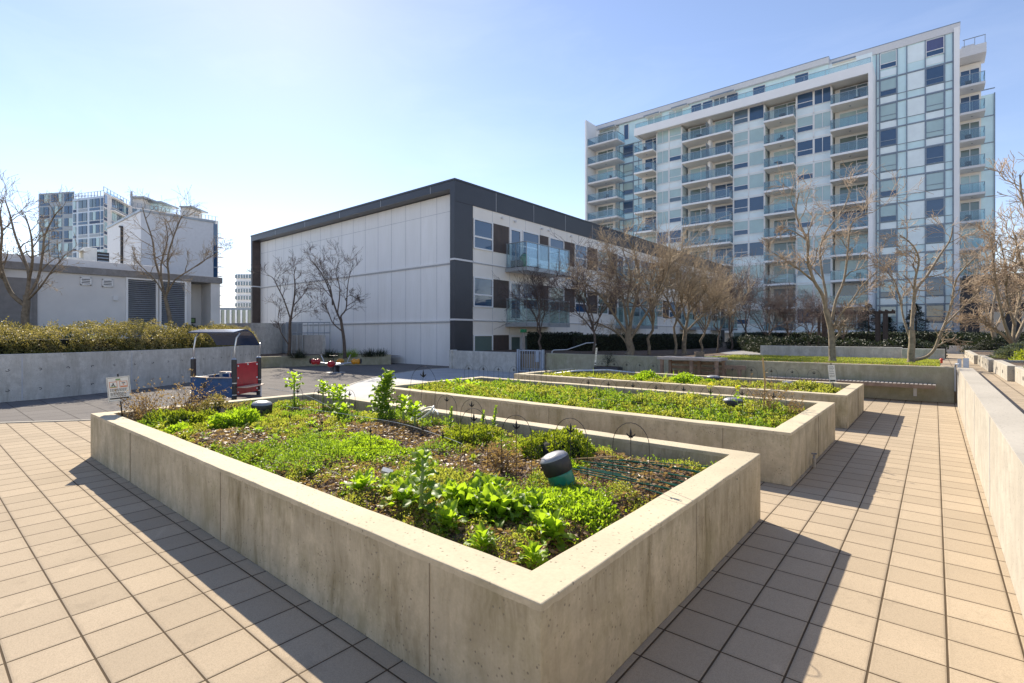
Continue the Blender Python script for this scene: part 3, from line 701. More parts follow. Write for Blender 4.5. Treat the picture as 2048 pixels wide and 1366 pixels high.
# balconies: slab > guard, rail
_bc = {}
def balcony_meshes(w_, d, slabm='t_soffit', gm='guard', gh=1.05, side=True, th_=.2):
    key = (round(w_, 2), d, slabm, gm)
    if key in _bc: return _bc[key]
    b = MB('t_white'); b.box(0, w_, -d, 0, -th_, 0, slabm); b.box(0, w_, -d-.02, -d, -th_-.01, .02, 't_white' if slabm == 't_soffit' else slabm)
    b.tube([(w_*.5, -d*.5, -th_-.03), (w_*.5, -d*.5, -th_)], .09, 8, 'mull')
    g_ = MB(gm); g_.box(.04, w_-.04, -d+.05, -d+.065, .05, gh-.03); g_.box(.04, .055, -d+.07, 0, .05, gh-.03); g_.box(w_-.055, w_-.04, -d+.07, 0, .05, gh-.03)
    r_ = MB('rail_grey'); r_.box(.02, w_-.02, -d+.03, -d+.08, gh-.03, gh+.02); r_.box(.02, .07, -d+.08, 0, gh-.03, gh+.02); r_.box(w_-.07, w_-.02, -d+.08, 0, gh-.03, gh+.02)
    n = max(2, int(w_/1.3))
    for i in range(n+1):
        x = .03+(w_-.10)*i/n; r_.box(x, x+.04, -d+.07, -d+.11, -.05, gh-.03)
    _bc[key] = (b.mesh('balcony'), g_.mesh('guard_glass'), r_.mesh('guard_rail')); return _bc[key]
def balcony(root, x, y, z, w_, d, **kw):
    L = root.location; a, g_, r_ = balcony_meshes(w_, d, **kw)
    o = link('balcony', a, root, (x-L.x, y-L.y, z-L.z)); link('guard_glass', g_, o); link('guard_rail', r_, o); return o
furn = MB('black_plastic'); furn.box(0, .5, 0, .5, .38, .42); furn.box(0, .5, .45, .5, .42, .8)
for x in (.02, .44):
    for y in (.02, .44): furn.box(x, x+.04, y, y+.04, 0, .38)
furn_me = furn.mesh('balcony_chair')
fm2 = MB('black_plastic'); fm2.tube([(0, 0, .66), (0, 0, .70)], .38, 14); fm2.tube([(0, 0, 0), (0, 0, .66)], .03, 6); fm2.box(-.25, .25, -.03, .03, 0, .03); table_me = fm2.mesh('balcony_table')
stacks = [('S1', -40.35, -35.35, 69.0), ('S2', -32.6, -29.97, 69.0), ('S3', -25.9, -19.74, 69.0), ('S4', -15.7, -12.64, 69.0), ('S5', -8.85, -5.52, 69.0)]
nb = 0
for nm, x0, x1, yb in stacks:
    # recess side walls and back panels
    b = MB('cream_panel')
    b.box(x0, x1 if nm != 'S1' else -37.0, 68.6, 68.9, .5, 29.65 if nm != 'S1' else 30.0)
    if nm == 'S3':
        for z in FL[1:]: b.box(-22.9, -22.55, 67.6, 68.6, z-2.8, z-.2, 't_white')
    b.build('recess_wall', tw)
    top_k = 11 if nm == 'S1' else 10
    for k in range(-0, top_k):
        z = FL[k]
        bx0 = x0-(.15 if nm in ('S2', 'S4', 'S5') else 0)
        balcony(tw, bx0, 68.6, z, x1-bx0, 2.35, slabm='t_soffit' if nm != 'S1' else 'light_grey'); nb += 1
        if nm == 'S3':
            for xx in (-25.6, -22.3): mt, lm = rnd_glass(); window(tw, 'balcony_door', xx, 68.58, z+.03, 2.4, 2.35, 'y', 'door', mt if rw.random() < .5 else 'win_green', lm)
            b = MB('rail_grey')
        else:
            mt, lm = rnd_glass(); window(tw, 'balcony_door', x0+.45, 68.58, z+.03, min(2.7, x1-x0-.6), 2.35, 'y', 'door', mt if rw.random() < .5 else 'win_green', lm)
        if rw.random() < .55:
            L = tw.location; o = link('balcony_chair', furn_me, tw, (x0+.6+rw.random()*(x1-x0-1.8)-L.x, 66.9+rw.random()*.9-L.y, z)); o.rotation_euler.z = rw.random()*6
        if rw.random() < .3:
            L = tw.location; link('balcony_table', table_me, tw, (x0+1+rw.random()*(x1-x0-2)-L.x, 67.4-L.y, z))
b = MB('rail_grey')
for z in FL[:10]: b.box(-22.75, -22.71, 66.45, 67.6, z+.02, z+1.9)
b.build('privacy_screen', tw)
# penthouse storey
b = MB('t_mint'); b.box(-36.7, -9.6, 69.4, 69.6, 30.05, 33.25); b.build('penthouse_wall', tw)
for (xa, xb, kind) in ((-40.1, -37.4, 'b'), (-35.9, -35.1, 'd'), (-32.1, -31.2, 'b'), (-31.1, -29.9, 'b'), (-28.9, -28.0, 'b'), (-27.9, -26.9, 'b'), (-25.75, -24.3, 'd'), (-24.2, -22.8, 'd'), (-22.7, -21.2, 'w'), (-21.1, -19.6, 'd'), (-17.85, -16.35, 'd'), (-13.1, -11.6, 'd'), (-9.3, -7.9, 'b'), (-7.8, -7.0, 'b')):
    yq = 69.36 if xb < -10 else 69.9
    window(tw, 'penthouse_window', xa, yq, 30.75, xb-xa, 2.3, 'y', 'v' if kind == 'w' else 'n', {'b': 'win_blind', 'd': 'win_dark', 'w': 'win_mid'}[kind], None)
b = MB('t_soffit')
for xa, xb in ((-39.8, -37.0), (-32.3, -30.0), (-28.2, -26.0), (-22.9, -19.9), (-9.2, -6.9)):
    yq = 68.4 if xb < -10 else 69.0
    b.box(xa, xb, yq, yq+1.2, 33.02, 33.14, 't_soffit'); b.box(xa-.02, xb+.02, yq-.02, yq+.05, 33.0, 33.16, 'mull')
b.build('canopy', tw)
# right wing with its own balconies
b = MB('mull'); b.box(3.7, 4.75, 72.6, 83, .5, 26.7, 't_mint')
for k in range(10): b.box(3.68, 4.78, 72.55, 72.6, FL[k]-.05, FL[k]+.05, 'mull')
b.box(4.7, 4.8, 72.5, 83, .5, 26.75, 'mull'); b.box(1.95, 3.7, 72.2, 83, .5, 30.2, 'cream_panel'); b.build('wing_wall', tw)
b = MB('light_grey'); b.box(1.96, 4.0, 70.1, 73, 30.25, 31.2); b.box(2.2, 3.2, 73, 76, 31.2, 32.6, 'light_grey'); b.build('wing_roof', tw)
b = MB('rail_grey'); b.box(2.2, 3.95, 70.3, 70.35, 32.05, 32.12)
for x in (2.3, 3.1, 3.88): b.box(x, x+.05, 70.3, 70.35, 31.2, 32.05)
b.build('roof_rail', tw)
for k in range(10):
    balcony(tw, 1.97, 72.2, FL[k]+.05, 1.95, 2.1, slabm='light_grey')
    mt, lm = rnd_glass(); window(tw, 'wing_door', 2.05, 72.18, FL[k]+.08, 1.55, 2.3, 'y', 'v', mt if rw.random() < .5 else 'win_green', None)
for k in range(10):
    if rw.random() < .5: L = tw.location; link('balcony_chair', furn_me, tw, (2.4-L.x, 70.7-L.y, FL[k]+.05))

# ------------------------------------------------------------------ low white building
WX = -18.4; WY = 17.6; WY1 = 59.8; WXL = -41.5
wb = thing('white_building', 'low three storey white building with charcoal roof band and brown panels, left of the tower', 'building', (-30, 38, 0))
b = MB('render_white'); b.box(WXL+.3, WX-.25, WY+.62, WY1, 0, 8.95); b.box(WX-.26, WX-.02, 18.95, WY1-.3, 0, 8.35, 'cream_panel'); b.build('wall', wb)
# charcoal frame: roof band, corners
b = MB('dark_panel')
b.box(WXL, WX-1.3, WY, WY+.7, 8.98, 9.36); b.box(WXL, WX-.3, WY+.7, WY1, 8.97, 9.30)
b.box(WX-1.3, WX-.3, WY, WY+.7, 8.98, 9.36)
b.box(WX-.3, WX+.02, WY, WY1+.02, 8.33, 9.36)
b.box(WXL-.03, WX+.05, WY-.03, WY+.3, 9.36, 9.45); b.box(WX-.3, WX+.05, WY+.3, WY1+.05, 9.36, 9.45); b.build('roof_band', wb)
b = MB('dark_panel'); b.box(WX-.32, WX, WY, WY+1.3, 0, 8.33); b.box(WX-.32, WX-.3, WY, WY+.7, 8.33, 8.98); b.build('corner_column', wb)
b = MB('dark_panel'); b.box(WXL, WXL+.25, WY, WY+.7, 0, 8.98); b.box(WXL+.25, WXL+.28, WY+.02, WY+.68, 0, 8.98, 'brown_panel'); b.build('corner_column', wb)
b = MB('dark_panel'); b.box(WX-.32, WX+.02, WY1-1.2, WY1+.02, 0, 8.33); b.build('corner_column', wb)
b = MB('mid_grey')
for z in (2.36, 5.38): b.box(WX-.34, WX+.04, WY-.04, WY+1.34, z, z+.09, 'light_grey'); b.box(WXL-.03, WXL+.3, WY-.03, WY+.6, z, z+.09, 'light_grey'); b.box(WXL+.3, WX-.33, WY+.55, WY+.62, z-.02, z+.06, 'render_white'); b.box(WXL+.3, WX-.33, WY+.57, WY+.62, z-.09, z-.03, 'panel_joint'); b.box(WX-.02, WX+.02, WY+1.3, WY1-1.2, z-.02, z+.03, 'panel_joint'); b.box(WX-.02, WX+.04, WY+1.3, WY1-1.2, z+.03, z+.08, 'render_white')
b.build('belt_course', wb)
b = MB('panel_joint')
x = -19.09
while x > WXL+.5: b.box(x-.012, x+.012, WY+.615, WY+.62, 0, 8.95); x -= 1.305
b.box(WXL+.3, WX-.33, WY+.614, WY+.62, 8.05, 8.07)
y = 20.0
for y in [20.45+i*1.45 for i in range(27)]: b.box(WX-.02, WX-.015, y-.01, y+.01, 0, 8.33)
for y in [20.71+i*3.38 for i in range(12)]: b.box(WX+.02, WX+.024, y-.012, y+.012, 8.33, 9.36)
x = -20.2
for x in [-20.2-i*4.3 for i in range(5)]: b.box(x-.012, x+.012, WY-.004, WY, 8.98, 9.36)
b.build('panel_joints', wb)
period = 12.6
for pi in range(4):
    y0 = 18.95+pi*period
    for fl in range(3):
        zf = -.65+3.03*fl; dark = fl == 0
        for (a, c, kind) in ((0, 1.5, 'w'), (1.55, 2.85, 'p'), (2.9, 3.98, 'd'), (4.05, 5.68, 'w'), (5.72, 6.65, 'p'), (6.75, 8.35, 'w'), (8.4, 9.6, 'p'), (9.65, 11.15, 'w'), (11.2, 12.55, 'p')):
            ya, yb = y0+a, y0+c
            if yb > WY1-1.25: continue
            if kind == 'p':
                b = MB('brown_panel'); b.box(WX-.02, WX+.012, ya, yb, zf+.74, zf+2.27)
                for i in range(int((yb-ya)/.32)): b.box(WX+.012, WX+.016, ya+.3+i*.32, ya+.312+i*.32, zf+.74, zf+2.27, 'dark_panel')
                b.build('brown_panel', wb)
            else:
                gl_ = ('win_green', 'win_green') if fl == 0 else rw.choice([('win_dark', 'win_dark'), ('win_dark', 'win_dark'), ('win_blind', 'win_dark')]) if fl == 2 else rw.choice([('win_green', 'win_green'), ('win_green', 'win_dark'), ('win_green', 'win_green'), ('win_dark', 'win_dark')])
                if fl == 2 and pi == 0: gl_ = ('win_dark', 'win_dark')
                if kind == 'w': window(wb, 'window', WX-.015, ya, zf+.72, yb-ya, 1.57, 'x', 'h', gl_[0], gl_[1], low=.38, ft=.07)
                else: window(wb, 'door', WX-.015, ya, zf+.06, yb-ya, 2.23, 'x', 'n', gl_[1], None, ft=.14)
# balconies on the white building
def wb_balcony(y0, y1, z, gm):
    L = wb.location
    b = MB('rail_grey'); b.box(WX+.03, WX+1.45, y0, y1, z-.22, z-.08, 'light_grey'); b.box(WX+1.45, WX+1.5, y0-.02, y1+.02, z-.25, z-.05); b.box(WX+.03, WX+1.45, y0-.02, y0, z-.25, z-.05); o = b.build('balcony', wb)
    g_ = MB(gm); g_.box(WX+1.46, WX+1.475, y0+.04, y1-.04, z, z+1.28); g_.box(WX+.1, WX+1.44, y0+.01, y0+.025, z, z+1.28); g_.box(WX+.1, WX+1.44, y1-.025, y1-.01, z, z+1.28)
    g2 = g_.build('guard_glass', o, org=tuple(wb.location))
    r_ = MB('rail_grey'); r_.box(WX+1.44, WX+1.5, y0, y1, z+1.28, z+1.32); r_.box(WX+.05, WX+1.44, y0-.01, y0+.04, z+1.28, z+1.32); r_.box(WX+.05, WX+1.44, y1-.04, y1+.01, z+1.28, z+1.32)
    for i in range(5):
        y = y0+(y1-y0-.04)*i/4; r_.box(WX+1.477, WX+1.50, y, y+.04, z-.2, z+1.28)
    for x in (WX+.1, WX+.75): r_.box(x, x+.04, y0-.012, y0+.01, z-.2, z+1.28)
    r_.build('guard_rail', o, org=tuple(wb.location))
for pi in range(4):
    y0 = 21.5+pi*period
    if y0+4.3 > WY1: y0 = WY1-4.6
    for z in (2.33, 5.38): wb_balcony(y0, y0+4.2, z, 'guard' if (z > 3 and pi == 0) else 'guard_green')
b = MB('light_grey')
for y in (21.2, 22.3, 24.9, 25.6, 28.1, 31.4, 34, 37.5, 40.6, 44.2): b.tube([(WX-.02, y, 8.1), (WX+.12, y, 8.08)], .07, 10)
b.build('wall_vents', wb)
bb = thing('green_barrel', 'green barrel grill standing on the upper balcony of the white building', 'barrel', (-17.7, 22.35, 5.3)); x, y, z = bb.location
b = MB('can_green'); b.tube([(x, y, z+.12), (x, y, z+.2), (x, y, z+.45), (x, y, z+.72), (x, y, z+.86)], [.17, .25, .29, .25, .16], 20); b.build('drum', bb, smooth=True)
b = MB('black_plastic'); b.tube([(x, y, z+.86), (x, y, z+.93)], [.16, .05], 14); b.tube([(x, y, z), (x, y, z+.12)], [.2, .17], 10); b.build('lid', bb)
b = MB('black_plastic'); b.box(-18.1, -17.5, 21.6, 21.95, 5.3, 5.75); tag(b.build('storage_box', bevel=.02), 'black storage box beside the green barrel on the balcony', 'box')
b = MB('light_grey'); b.box(-18.2, -17.3, 23.4, 25.2, 5.62, 5.68); b.box(-18.1, -18.04, 23.45, 25.1, 5.3, 5.62); b.box(-17.42, -17.36, 23.45, 25.1, 5.3, 5.62); b.box(-18.2, -18.12, 23.4, 25.2, 5.68, 6.1); tag(b.build('patio_sofa', bevel=.02), 'pale patio seat behind the glass of the upper balcony', 'patio seat')

# ------------------------------------------------------------------ mechanical building, left
mb_ = thing('service_building', 'low grey rendered service building with two big louvred vents behind the hedge', 'building', (-30, 2, 0))
b = MB('mid_grey'); b.box(-34, -26, -8, 8.4, 0, 4.06); b.box(-34, -27.2, 8.4, 9.22, 0, 4.06); b.box(-34, -26, 9.22, 9.62, 0, 4.06); b.box(-27.2, -26, 8.4, 9.22, 0, .9); b.build('wall', mb_)
b = MB('roof_conc'); b.box(-34.1, -25.9, -8, 9.7, 4.06, 4.34); b.box(-33.9, -26.9, -8, 7.6, 4.34, 4.72, 'light_grey'); b.build('roof_edge', mb_, bevel=.01)
b = MB('door_grey'); b.box(-26, -25.97, 1.35, 3.25, 1, 3.76); b.box(-25.97, -25.94, 1.5, 3.1, 1, 3.66); o = b.build('door', mb_)
b = MB('alu'); b.tube([(-25.94, 2.95, 2.55), (-25.86, 2.95, 2.55), (-25.86, 2.8, 2.55)], .02, 8); b.build('handle', o, org=tuple(mb_.location))
for y0, y1, z0, z1, st in ((4.5, 4.84, 3.62, 3.94, 4), (5.19, 5.53, 3.6, 3.92, 4)):
    b = MB('render_white'); b.box(-26, -25.95, y0, y1, z0, z0+.035); b.box(-26, -25.95, y0, y1, z1-.035, z1); b.box(-26, -25.95, y0, y0+.035, z0, z1); b.box(-26, -25.95, y1-.035, y1, z0, z1); b.box(-26, -25.985, y0, y1, z0, z1, 'dark_panel')
    for i in range(st): b.box(-25.985, -25.955, y0+.035, y1-.035, z0+.05+i*.065, z0+.08+i*.065)
    b.build('vent', mb_)
for y0, y1 in ((5.97, 7.10), (7.16, 8.2)):
    b = MB('render_white'); b.box(-26, -25.92, y0, y0+.07, .8, 4.05); b.box(-26, -25.92, y1-.07, y1, .8, 4.05); b.box(-26, -25.92, y0+.07, y1-.07, 3.98, 4.05)
    o = b.build('louvre', mb_); b = MB('mull'); b.box(-26, -25.99, y0+.07, y1-.07, .8, 3.98, 'dark_panel')
    z = 1.0
    while z < 3.95: b.quad((-25.93, y0+.07, z), (-25.93, y1-.07, z), (-25.985, y1-.07, z+.055), (-25.985, y0+.07, z+.055), 'alu'); z += .085
    b.build('louvre_slats', mb_)
b = MB('light_grey'); b.box(-26, -25.93, 5.54, 5.70, 3.06, 3.24); b.build('meter_box', mb_)
b = MB('black_plastic'); b.box(-26, -25.8, 2.1, 2.3, 3.9, 4.03); b.build('wall_lamp', mb_)
b = MB('black_plastic'); b.box(-27.2, -27.1, 8.55, 8.95, 2.2, 2.45); b.box(-27.1, -27.09, 8.6, 8.9, 2.24, 2.41, 'sign_green'); b.build('light_box', mb_)
# rooftop unit
ac = thing('rooftop_unit', 'pale rooftop air handling unit with black grille above the service building', 'air handler', (-31.2, 5, 4.7))
b = MB('sign_white'); b.box(-31.8, -30.6, 5.45, 5.92, 4.72, 5.75); b.build('casing', ac, bevel=.02)
b = MB('sign_white'); b.prism([(-31.6, 4.9), (-30.8, 4.9), (-30.8, 5.45), (-31.6, 5.45)], 4.72, 5.25); b.quad((-31.6, 4.9, 5.25), (-30.8, 4.9, 5.25), (-30.8, 5.45, 5.65), (-31.6, 5.45, 5.65)); b.build('duct', ac)
b = MB('black_plastic'); b.box(-31.8, -30.7, 5.92, 6.4, 4.72, 5.6)
for i in range(5): b.box(-30.7, -30.66, 5.95, 6.37, 4.85+i*.15, 4.9+i*.15, 'mull')
b.build('grille', ac)
for dx, dy, lab in ((-33.5, 1.2, 'small white rooftop box left of the rooftop air handling unit'),):
    b = MB('light_grey'); b.box(dx, dx+1.2, dy, dy+.7, 4.3, 5.15); b.box(dx+1.2, dx+1.23, dy+.1, dy+.6, 4.75, 5.05, 'mull'); tag(b.build('rooftop_box', bevel=.02), lab, 'vent box')
# plain tall block behind
tb = thing('blank_block', 'tall windowless pale grey block rising behind the service building', 'building', (-37, 10, 0))
b = MB('light_grey'); b.box(-41.2, -34, 8.5, 12.2, 0, 8.5); b.build('wall', tb)
b = MB('rail_grey'); b.box(-41.3, -33.93, 8.43, 12.3, 8.5, 8.62); b.build('roof_edge', tb)
b = MB('mull'); b.box(-41, -34.4, 12.2, 12.5, 0, 8.5); b.box(-34.4, -33.99, 12.2, 12.42, 0, 8.45, 'win_dark')
for i in range(8): b.box(-33.99, -33.96, 12.19, 12.43, 1+i*.95, 1.06+i*.95)
b.build('glazed_edge', tb)
b = MB('black_plastic'); b.tube([(-37.6, 8.44, 4.4), (-37.6, 8.44, 8.15), (-38.0, 8.44, 8.2)], .07, 8); b.build('drain_pipe', tb)

# ------------------------------------------------------------------ distant buildings
def ony(px, Y): a = ray(px); return a[0]*Y/a[1]
def grid_face(th, axis, pos, a0, a1, z0, z1, nf, bays, gm='win_dark', gm2='t_mint', fr='light_grey', out=1):
    fh = (z1-z0)/nf; cur = [None]
    def bx(u0, u1, zz0, zz1, d0, d1, m):
        mb = cur[0]
        if axis == 'y': mb.box(u0, u1, pos-d1, pos-d0, zz0, zz1, m)
        else: mb.box(pos+d0, pos+d1, u0, u1, zz0, zz1, m)
    for k in range(nf):
        for (u0, u1) in bays:
            cur[0] = MB(fr); n = max(1, int(round((u1-u0)/1.3)))
            for i in range(n):
                ua = u0+(u1-u0)*i/n; ub = u0+(u1-u0)*(i+1)/n
                bx(ua+.08, ub-.08, z0+k*fh+fh*.22, z0+(k+1)*fh-.12, .02, .1, gm if rw.random() < .55 else gm2)
            bx(u0, u1, z0+k*fh+.02, z0+k*fh+fh*.2, .02, .08, 'navy' if rw.random() < .5 else gm)
            cur[0].build('window', th)
def seg_face(th, p, q, z0, z1, nf, bays, gms=('win_dark', 'win_mid', 'win_blind')):
    L = math.hypot(q[0]-p[0], q[1]-p[1]); dx, dy = (q[0]-p[0])/L, (q[1]-p[1])/L; nx, ny = dy, -dx
    if nx*p[0]+ny*p[1] > 0: nx, ny = -nx, -ny
    fh = (z1-z0)/nf
    def pt(u, o): return (p[0]+dx*L*u+nx*o, p[1]+dy*L*u+ny*o)
    for k in range(nf):
        for (a, c) in bays:
            b = MB('rail_grey'); n = max(1, int(round((c-a)*L/1.1))); zz = z0+k*fh
            for i in range(n):
                ua, ub = a+(c-a)*(i+.08)/n, a+(c-a)*(i+.92)/n; b.obox(pt(ua, .06), pt(ub, .06), .1, zz+fh*.3, zz+fh*.93, rw.choice(gms))
            b.obox(pt(a, .04), pt(c, .04), .06, zz+fh*.05, zz+fh*.24, rw.choice(['navy', 'win_dark', 'rail_grey'])); b.build('window', th)
dt = thing('distant_tower', 'distant grey and blue glass apartment block with rooftop terraces behind the left trees', 'building', dp(240, 135)[:2]+(0,))
Q = [dp(77, 122), dp(149, 120), dp(145, 113), dp(207, 110), dp(258, 122), dp(437, 138)]
def pr(pts, z, m, nm, back=16):
    b = MB(m); P = [(a[0], a[1]) for a in pts]; b.prism(P+[(a[0]*(1+back/130), a[1]*(1+back/130)) for a in reversed(P)], 0, z, m); return b.build(nm, dt)
pr(Q[0:2], 35.4, 'rail_grey', 'side_tower'); pr(Q[2:4], 31.7, 'alu', 'wall'); pr(Q[3:5], 32.6, 'mid_grey', 'wall'); pr(Q[4:6], 32.4, 'mid_grey', 'wall')
seg_face(dt, Q[0], Q[1], 5.6, 35.2, 10, [(.04, .30), (.36, .66), (.72, .97)])
seg_face(dt, Q[2], Q[3], 5.6, 31.4, 9, [(.03, .12), (.20, .48), (.56, .88), (.92, 1.0)])
seg_face(dt, Q[3], Q[4], 5.6, 32.2, 9, [(.02, .12), (.3, .95)])
seg_face(dt, Q[4], Q[5], 5.6, 32.2, 9, [(.03, .2), (.25, .45), (.5, .7), (.76, .96)])
for k in range(4, 10):
    z = 5.6+k*2.95; a0 = Q[3]; a1 = Q[4]; p_ = (a0[0]+(a1[0]-a0[0])*.3-VX*.6, a0[1]+(a1[1]-a0[1])*.3-VY*.6); q_ = (a1[0]-VX*.6, a1[1]-VY*.6)
    b = MB('t_soffit'); b.obox(p_, q_, 2.0, z-.15, z+.1); o = b.build('balcony', dt); b = MB('guard'); b.obox((p_[0]-VX*.9, p_[1]-VY*.9), (q_[0]-VX*.9, q_[1]-VY*.9), .08, z+.1, z+1.1); b.build('balcony_glass', o, org=tuple(dt.location))
for k in range(9):
    z = 6.8+k*2.6; c_ = dp(441, 137); b = MB('mid_grey'); b.obox((c_[0]-RX*.7, c_[1]-RY*.7), (c_[0]+RX*.55, c_[1]+RY*.55), 1.6, z-.12, z+.06); o = b.build('balcony', dt)
    b = MB('rail_grey'); b.obox((c_[0]-RX*.7-VX*.8, c_[1]-RY*.7-VY*.8), (c_[0]+RX*.55-VX*.8, c_[1]+RY*.55-VY*.8), .05, z+.95, z+1.05); b.obox((c_[0]+RX*.5-VX*.8, c_[1]+RY*.5-VY*.8), (c_[0]+RX*.56-VX*.8, c_[1]+RY*.56-VY*.8), .06, z+.06, z+.95); b.build('balcony_rail', o, org=tuple(dt.location))
b = MB('rail_grey')
for (p_, q_, z, n) in ((Q[2], Q[3], 31.7, 10), (Q[3], Q[4], 32.6, 8), (Q[4], Q[5], 32.4, 24)):
    b.obox(p_[:2], q_[:2], .08, z+1.0, z+1.08)
    for i in range(n): c_ = (p_[0]+(q_[0]-p_[0])*i/n, p_[1]+(q_[1]-p_[1])*i/n); b.obox(c_, (c_[0]+.08, c_[1]+.08), .08, z, z+1.0)
b.build('roof_rail', dt)
def roof_box(px0, px1, d, z0, z1, m, eave=True):
    b = MB(m); a, c = dp(px0, d), dp(px1, d); b.prism([(a[0], a[1]), (c[0], c[1]), (c[0]+VX*5, c[1]+VY*5), (a[0]+VX*5, a[1]+VY*5)], z0, z1)
    if eave: a, c = dp(px0-4, d-1), dp(px1+4, d-1); b.prism([(a[0], a[1]), (c[0], c[1]), (c[0]+VX*7, c[1]+VY*7), (a[0]+VX*7, a[1]+VY*7)], z1, z1+.35, 'rail_grey')
    b.build('roof_room', dt)
roof_box(264, 284, 125, 32.4, 35.0, 'mid_grey'); roof_box(297, 318, 128, 32.4, 34.6, 't_mint'); roof_box(362, 380, 132, 32.4, 34.4, 'mid_grey')
b = MB('rail_grey'); c_ = dp(263, 124); b.tube([(c_[0], c_[1], 32.5), (c_[0], c_[1], 36.4)], .25, 6); b.build('flue', dt)
c_ = dp(238, 124); shr = MB('core_dark'); 
for i in range(7): shr.tube([(c_[0]+i*.9-2.5, c_[1], 32.5), (c_[0]+i*.9-2.5, c_[1], 33.6+(i % 3)*.3)], [.7, .25], 7)
shr.build('roof_planting', dt)
# far slab tower between service block and white building
def far_block(name, label, px0, px1, d, z1, nf, body, band, z0=0):
    a, c = dp(px0, d), dp(px1, d); th = thing(name, label, 'building', ((a[0]+c[0])/2, (a[1]+c[1])/2, 0))
    nx, ny = -VX*-14, -VY*-14
    nx, ny = VX*14, VY*14
    b = MB(body); pts = [(a[0], a[1]), (c[0], c[1]), (c[0]+nx, c[1]+ny), (a[0]+nx, a[1]+ny)]
    b.prism(pts, 0, z1, body); b.build('wall', th)
    for k in range(nf):
        fh = (z1-z0)/nf; zz = z0+k*fh
        b = MB(band); q0 = (a[0]-VX*.4, a[1]-VY*.4); q1 = (c[0]-VX*.4, c[1]-VY*.4); b.obox(q0, q1, .6, zz+fh*.38, zz+fh*.9, band)
        n = 9
        for i in range(n+1):
            px_ = q0[0]+(q1[0]-q0[0])*i/n, q0[1]+(q1[1]-q0[1])*i/n; b.obox((px_[0]-VX*.35, px_[1]-VY*.35), (px_[0]-VX*.42, px_[1]-VY*.42), .25, zz+fh*.38, zz+fh*.9, 't_white')
        b.build('window_band', th)
    return th
far_block('distant_block', 'distant white banded apartment block seen beside the left end of the white building', 472, 520, 210, 26.5, 9, 't_white', 'win_mid')
lb = far_block('glass_pavilion', 'low glass fronted grey building far behind the play area', 425, 520, 75, 5.6, 1, 'rail_grey', 'win_green', 1.6)
ec = thing('corner_block', 'pale building edge with a flat roof at the far left behind the first tree', 'building', dp(-40, 60, 0))
a = ec.location; b = MB('cream_panel'); b.box(a.x-12, a.x+4, a.y-6, a.y+4.0, 0, 9.2); b.box(a.x+3.9, a.x+4.3, a.y-6, a.y+4.2, 9.2, 9.6, 't_soffit'); b.build('wall', ec)
for i in range(4): b = MB('win_mid'); b.box(a.x+4.0, a.x+4.06, a.y-5+i*2.2, a.y-3.4+i*2.2, 6.2, 8.4); b.build('window', ec)
# concrete ramp wall behind the back wall
rw_ = MB('grey_conc'); rl = smooth_line([dp(440, 33)[:2], dp(480, 31)[:2], dp(530, 31)[:2], dp(565, 33)[:2], dp(572, 36)[:2]], 5); ribbon(rw_, rl, .3, 0, 2.35); ribbon(rw_, [(p[0]+.3*VX, p[1]+.3*VY) for p in rl], .25, 0, 1.75)
tag(rw_.build('ramp_wall', smooth=False), 'curved grey concrete ramp wall behind the canopied play boat', 'wall')
fg = thing('roof_railing', 'grey steel frame railing standing in front of the white building wall', 'railing', dp(630, 31, 0))
b = MB('rail_grey'); p0, p1 = dp(572, 32), dp(660, 31.5); b.tube([p0[:2]+(2.4,), p1[:2]+(2.4,)], .035, 6); b.tube([p0[:2]+(1.75,), p1[:2]+(1.75,)], .035, 6)
for i in range(9): q = (p0[0]+(p1[0]-p0[0])*i/8, p0[1]+(p1[1]-p0[1])*i/8); b.tube([q+(0,), q+(2.4,)], .03, 5)
b.build('rails', fg)
b = MB('rail_grey'); q0, q1 = dp(545, 33), dp(603, 33); b.obox(q0, q1, .2, 0, 2.38); tag(b.build('steel_screen'), 'dark grey steel screen panel behind the left bare tree by the white building', 'screen')
# dark brick building on the right
db = thing('dark_building', 'dark brick building in the shade behind the trees on the right', 'building', (8, 64, 0))
b = MB('black_brick'); b.box(1.96, 30, 60.5, 68, .5, 6.6); b.build('wall', db)
b = MB('dark_panel'); b.box(1.9, 30.2, 60.35, 68.1, 6.6, 6.85); b.build('roof_edge', db)
for i in range(7):
    for za, zb in ((1.6, 3.6), (4.3, 5.9)): b = MB('win_dark'); b.box(3+i*2.6, 4.6+i*2.6, 60.42, 60.5, za, zb); b.build('window', db)
b = MB('rail_grey')
for i in range(10): b.box(2.2+i*1.2, 2.26+i*1.2, 61, 61.06, 6.85, 7.7)
b.box(2.2, 14, 61, 61.06, 7.7, 7.76); b.build('roof_rail', db)
# pergola
pg = thing('pergola', 'dark timber pergola in front of the tower, behind the tall lawn tree', 'pergola', dp(1705, 40, .8)); 
px_, py_, _ = pg.location
b = MB('wood_dark'); b.box(-6.6, -2.0, 39.9, 40.0, 3.02, 3.14); b.box(-6.6, -2.0, 41.6, 41.7, 3.02, 3.14)
for i in range(14): b.box(-6.5+i*.34, -6.43+i*.34, 39.5, 42.1, 3.14, 3.22)
b.build('roof_slats', pg)
for x in (-6.15, -2.95, -2.55, -5.75):
    for y in (39.86, 41.56): b = MB('wood_dark'); b.box(x, x+.16, y, y+.16, .8, 3.02); b.build('post', pg)
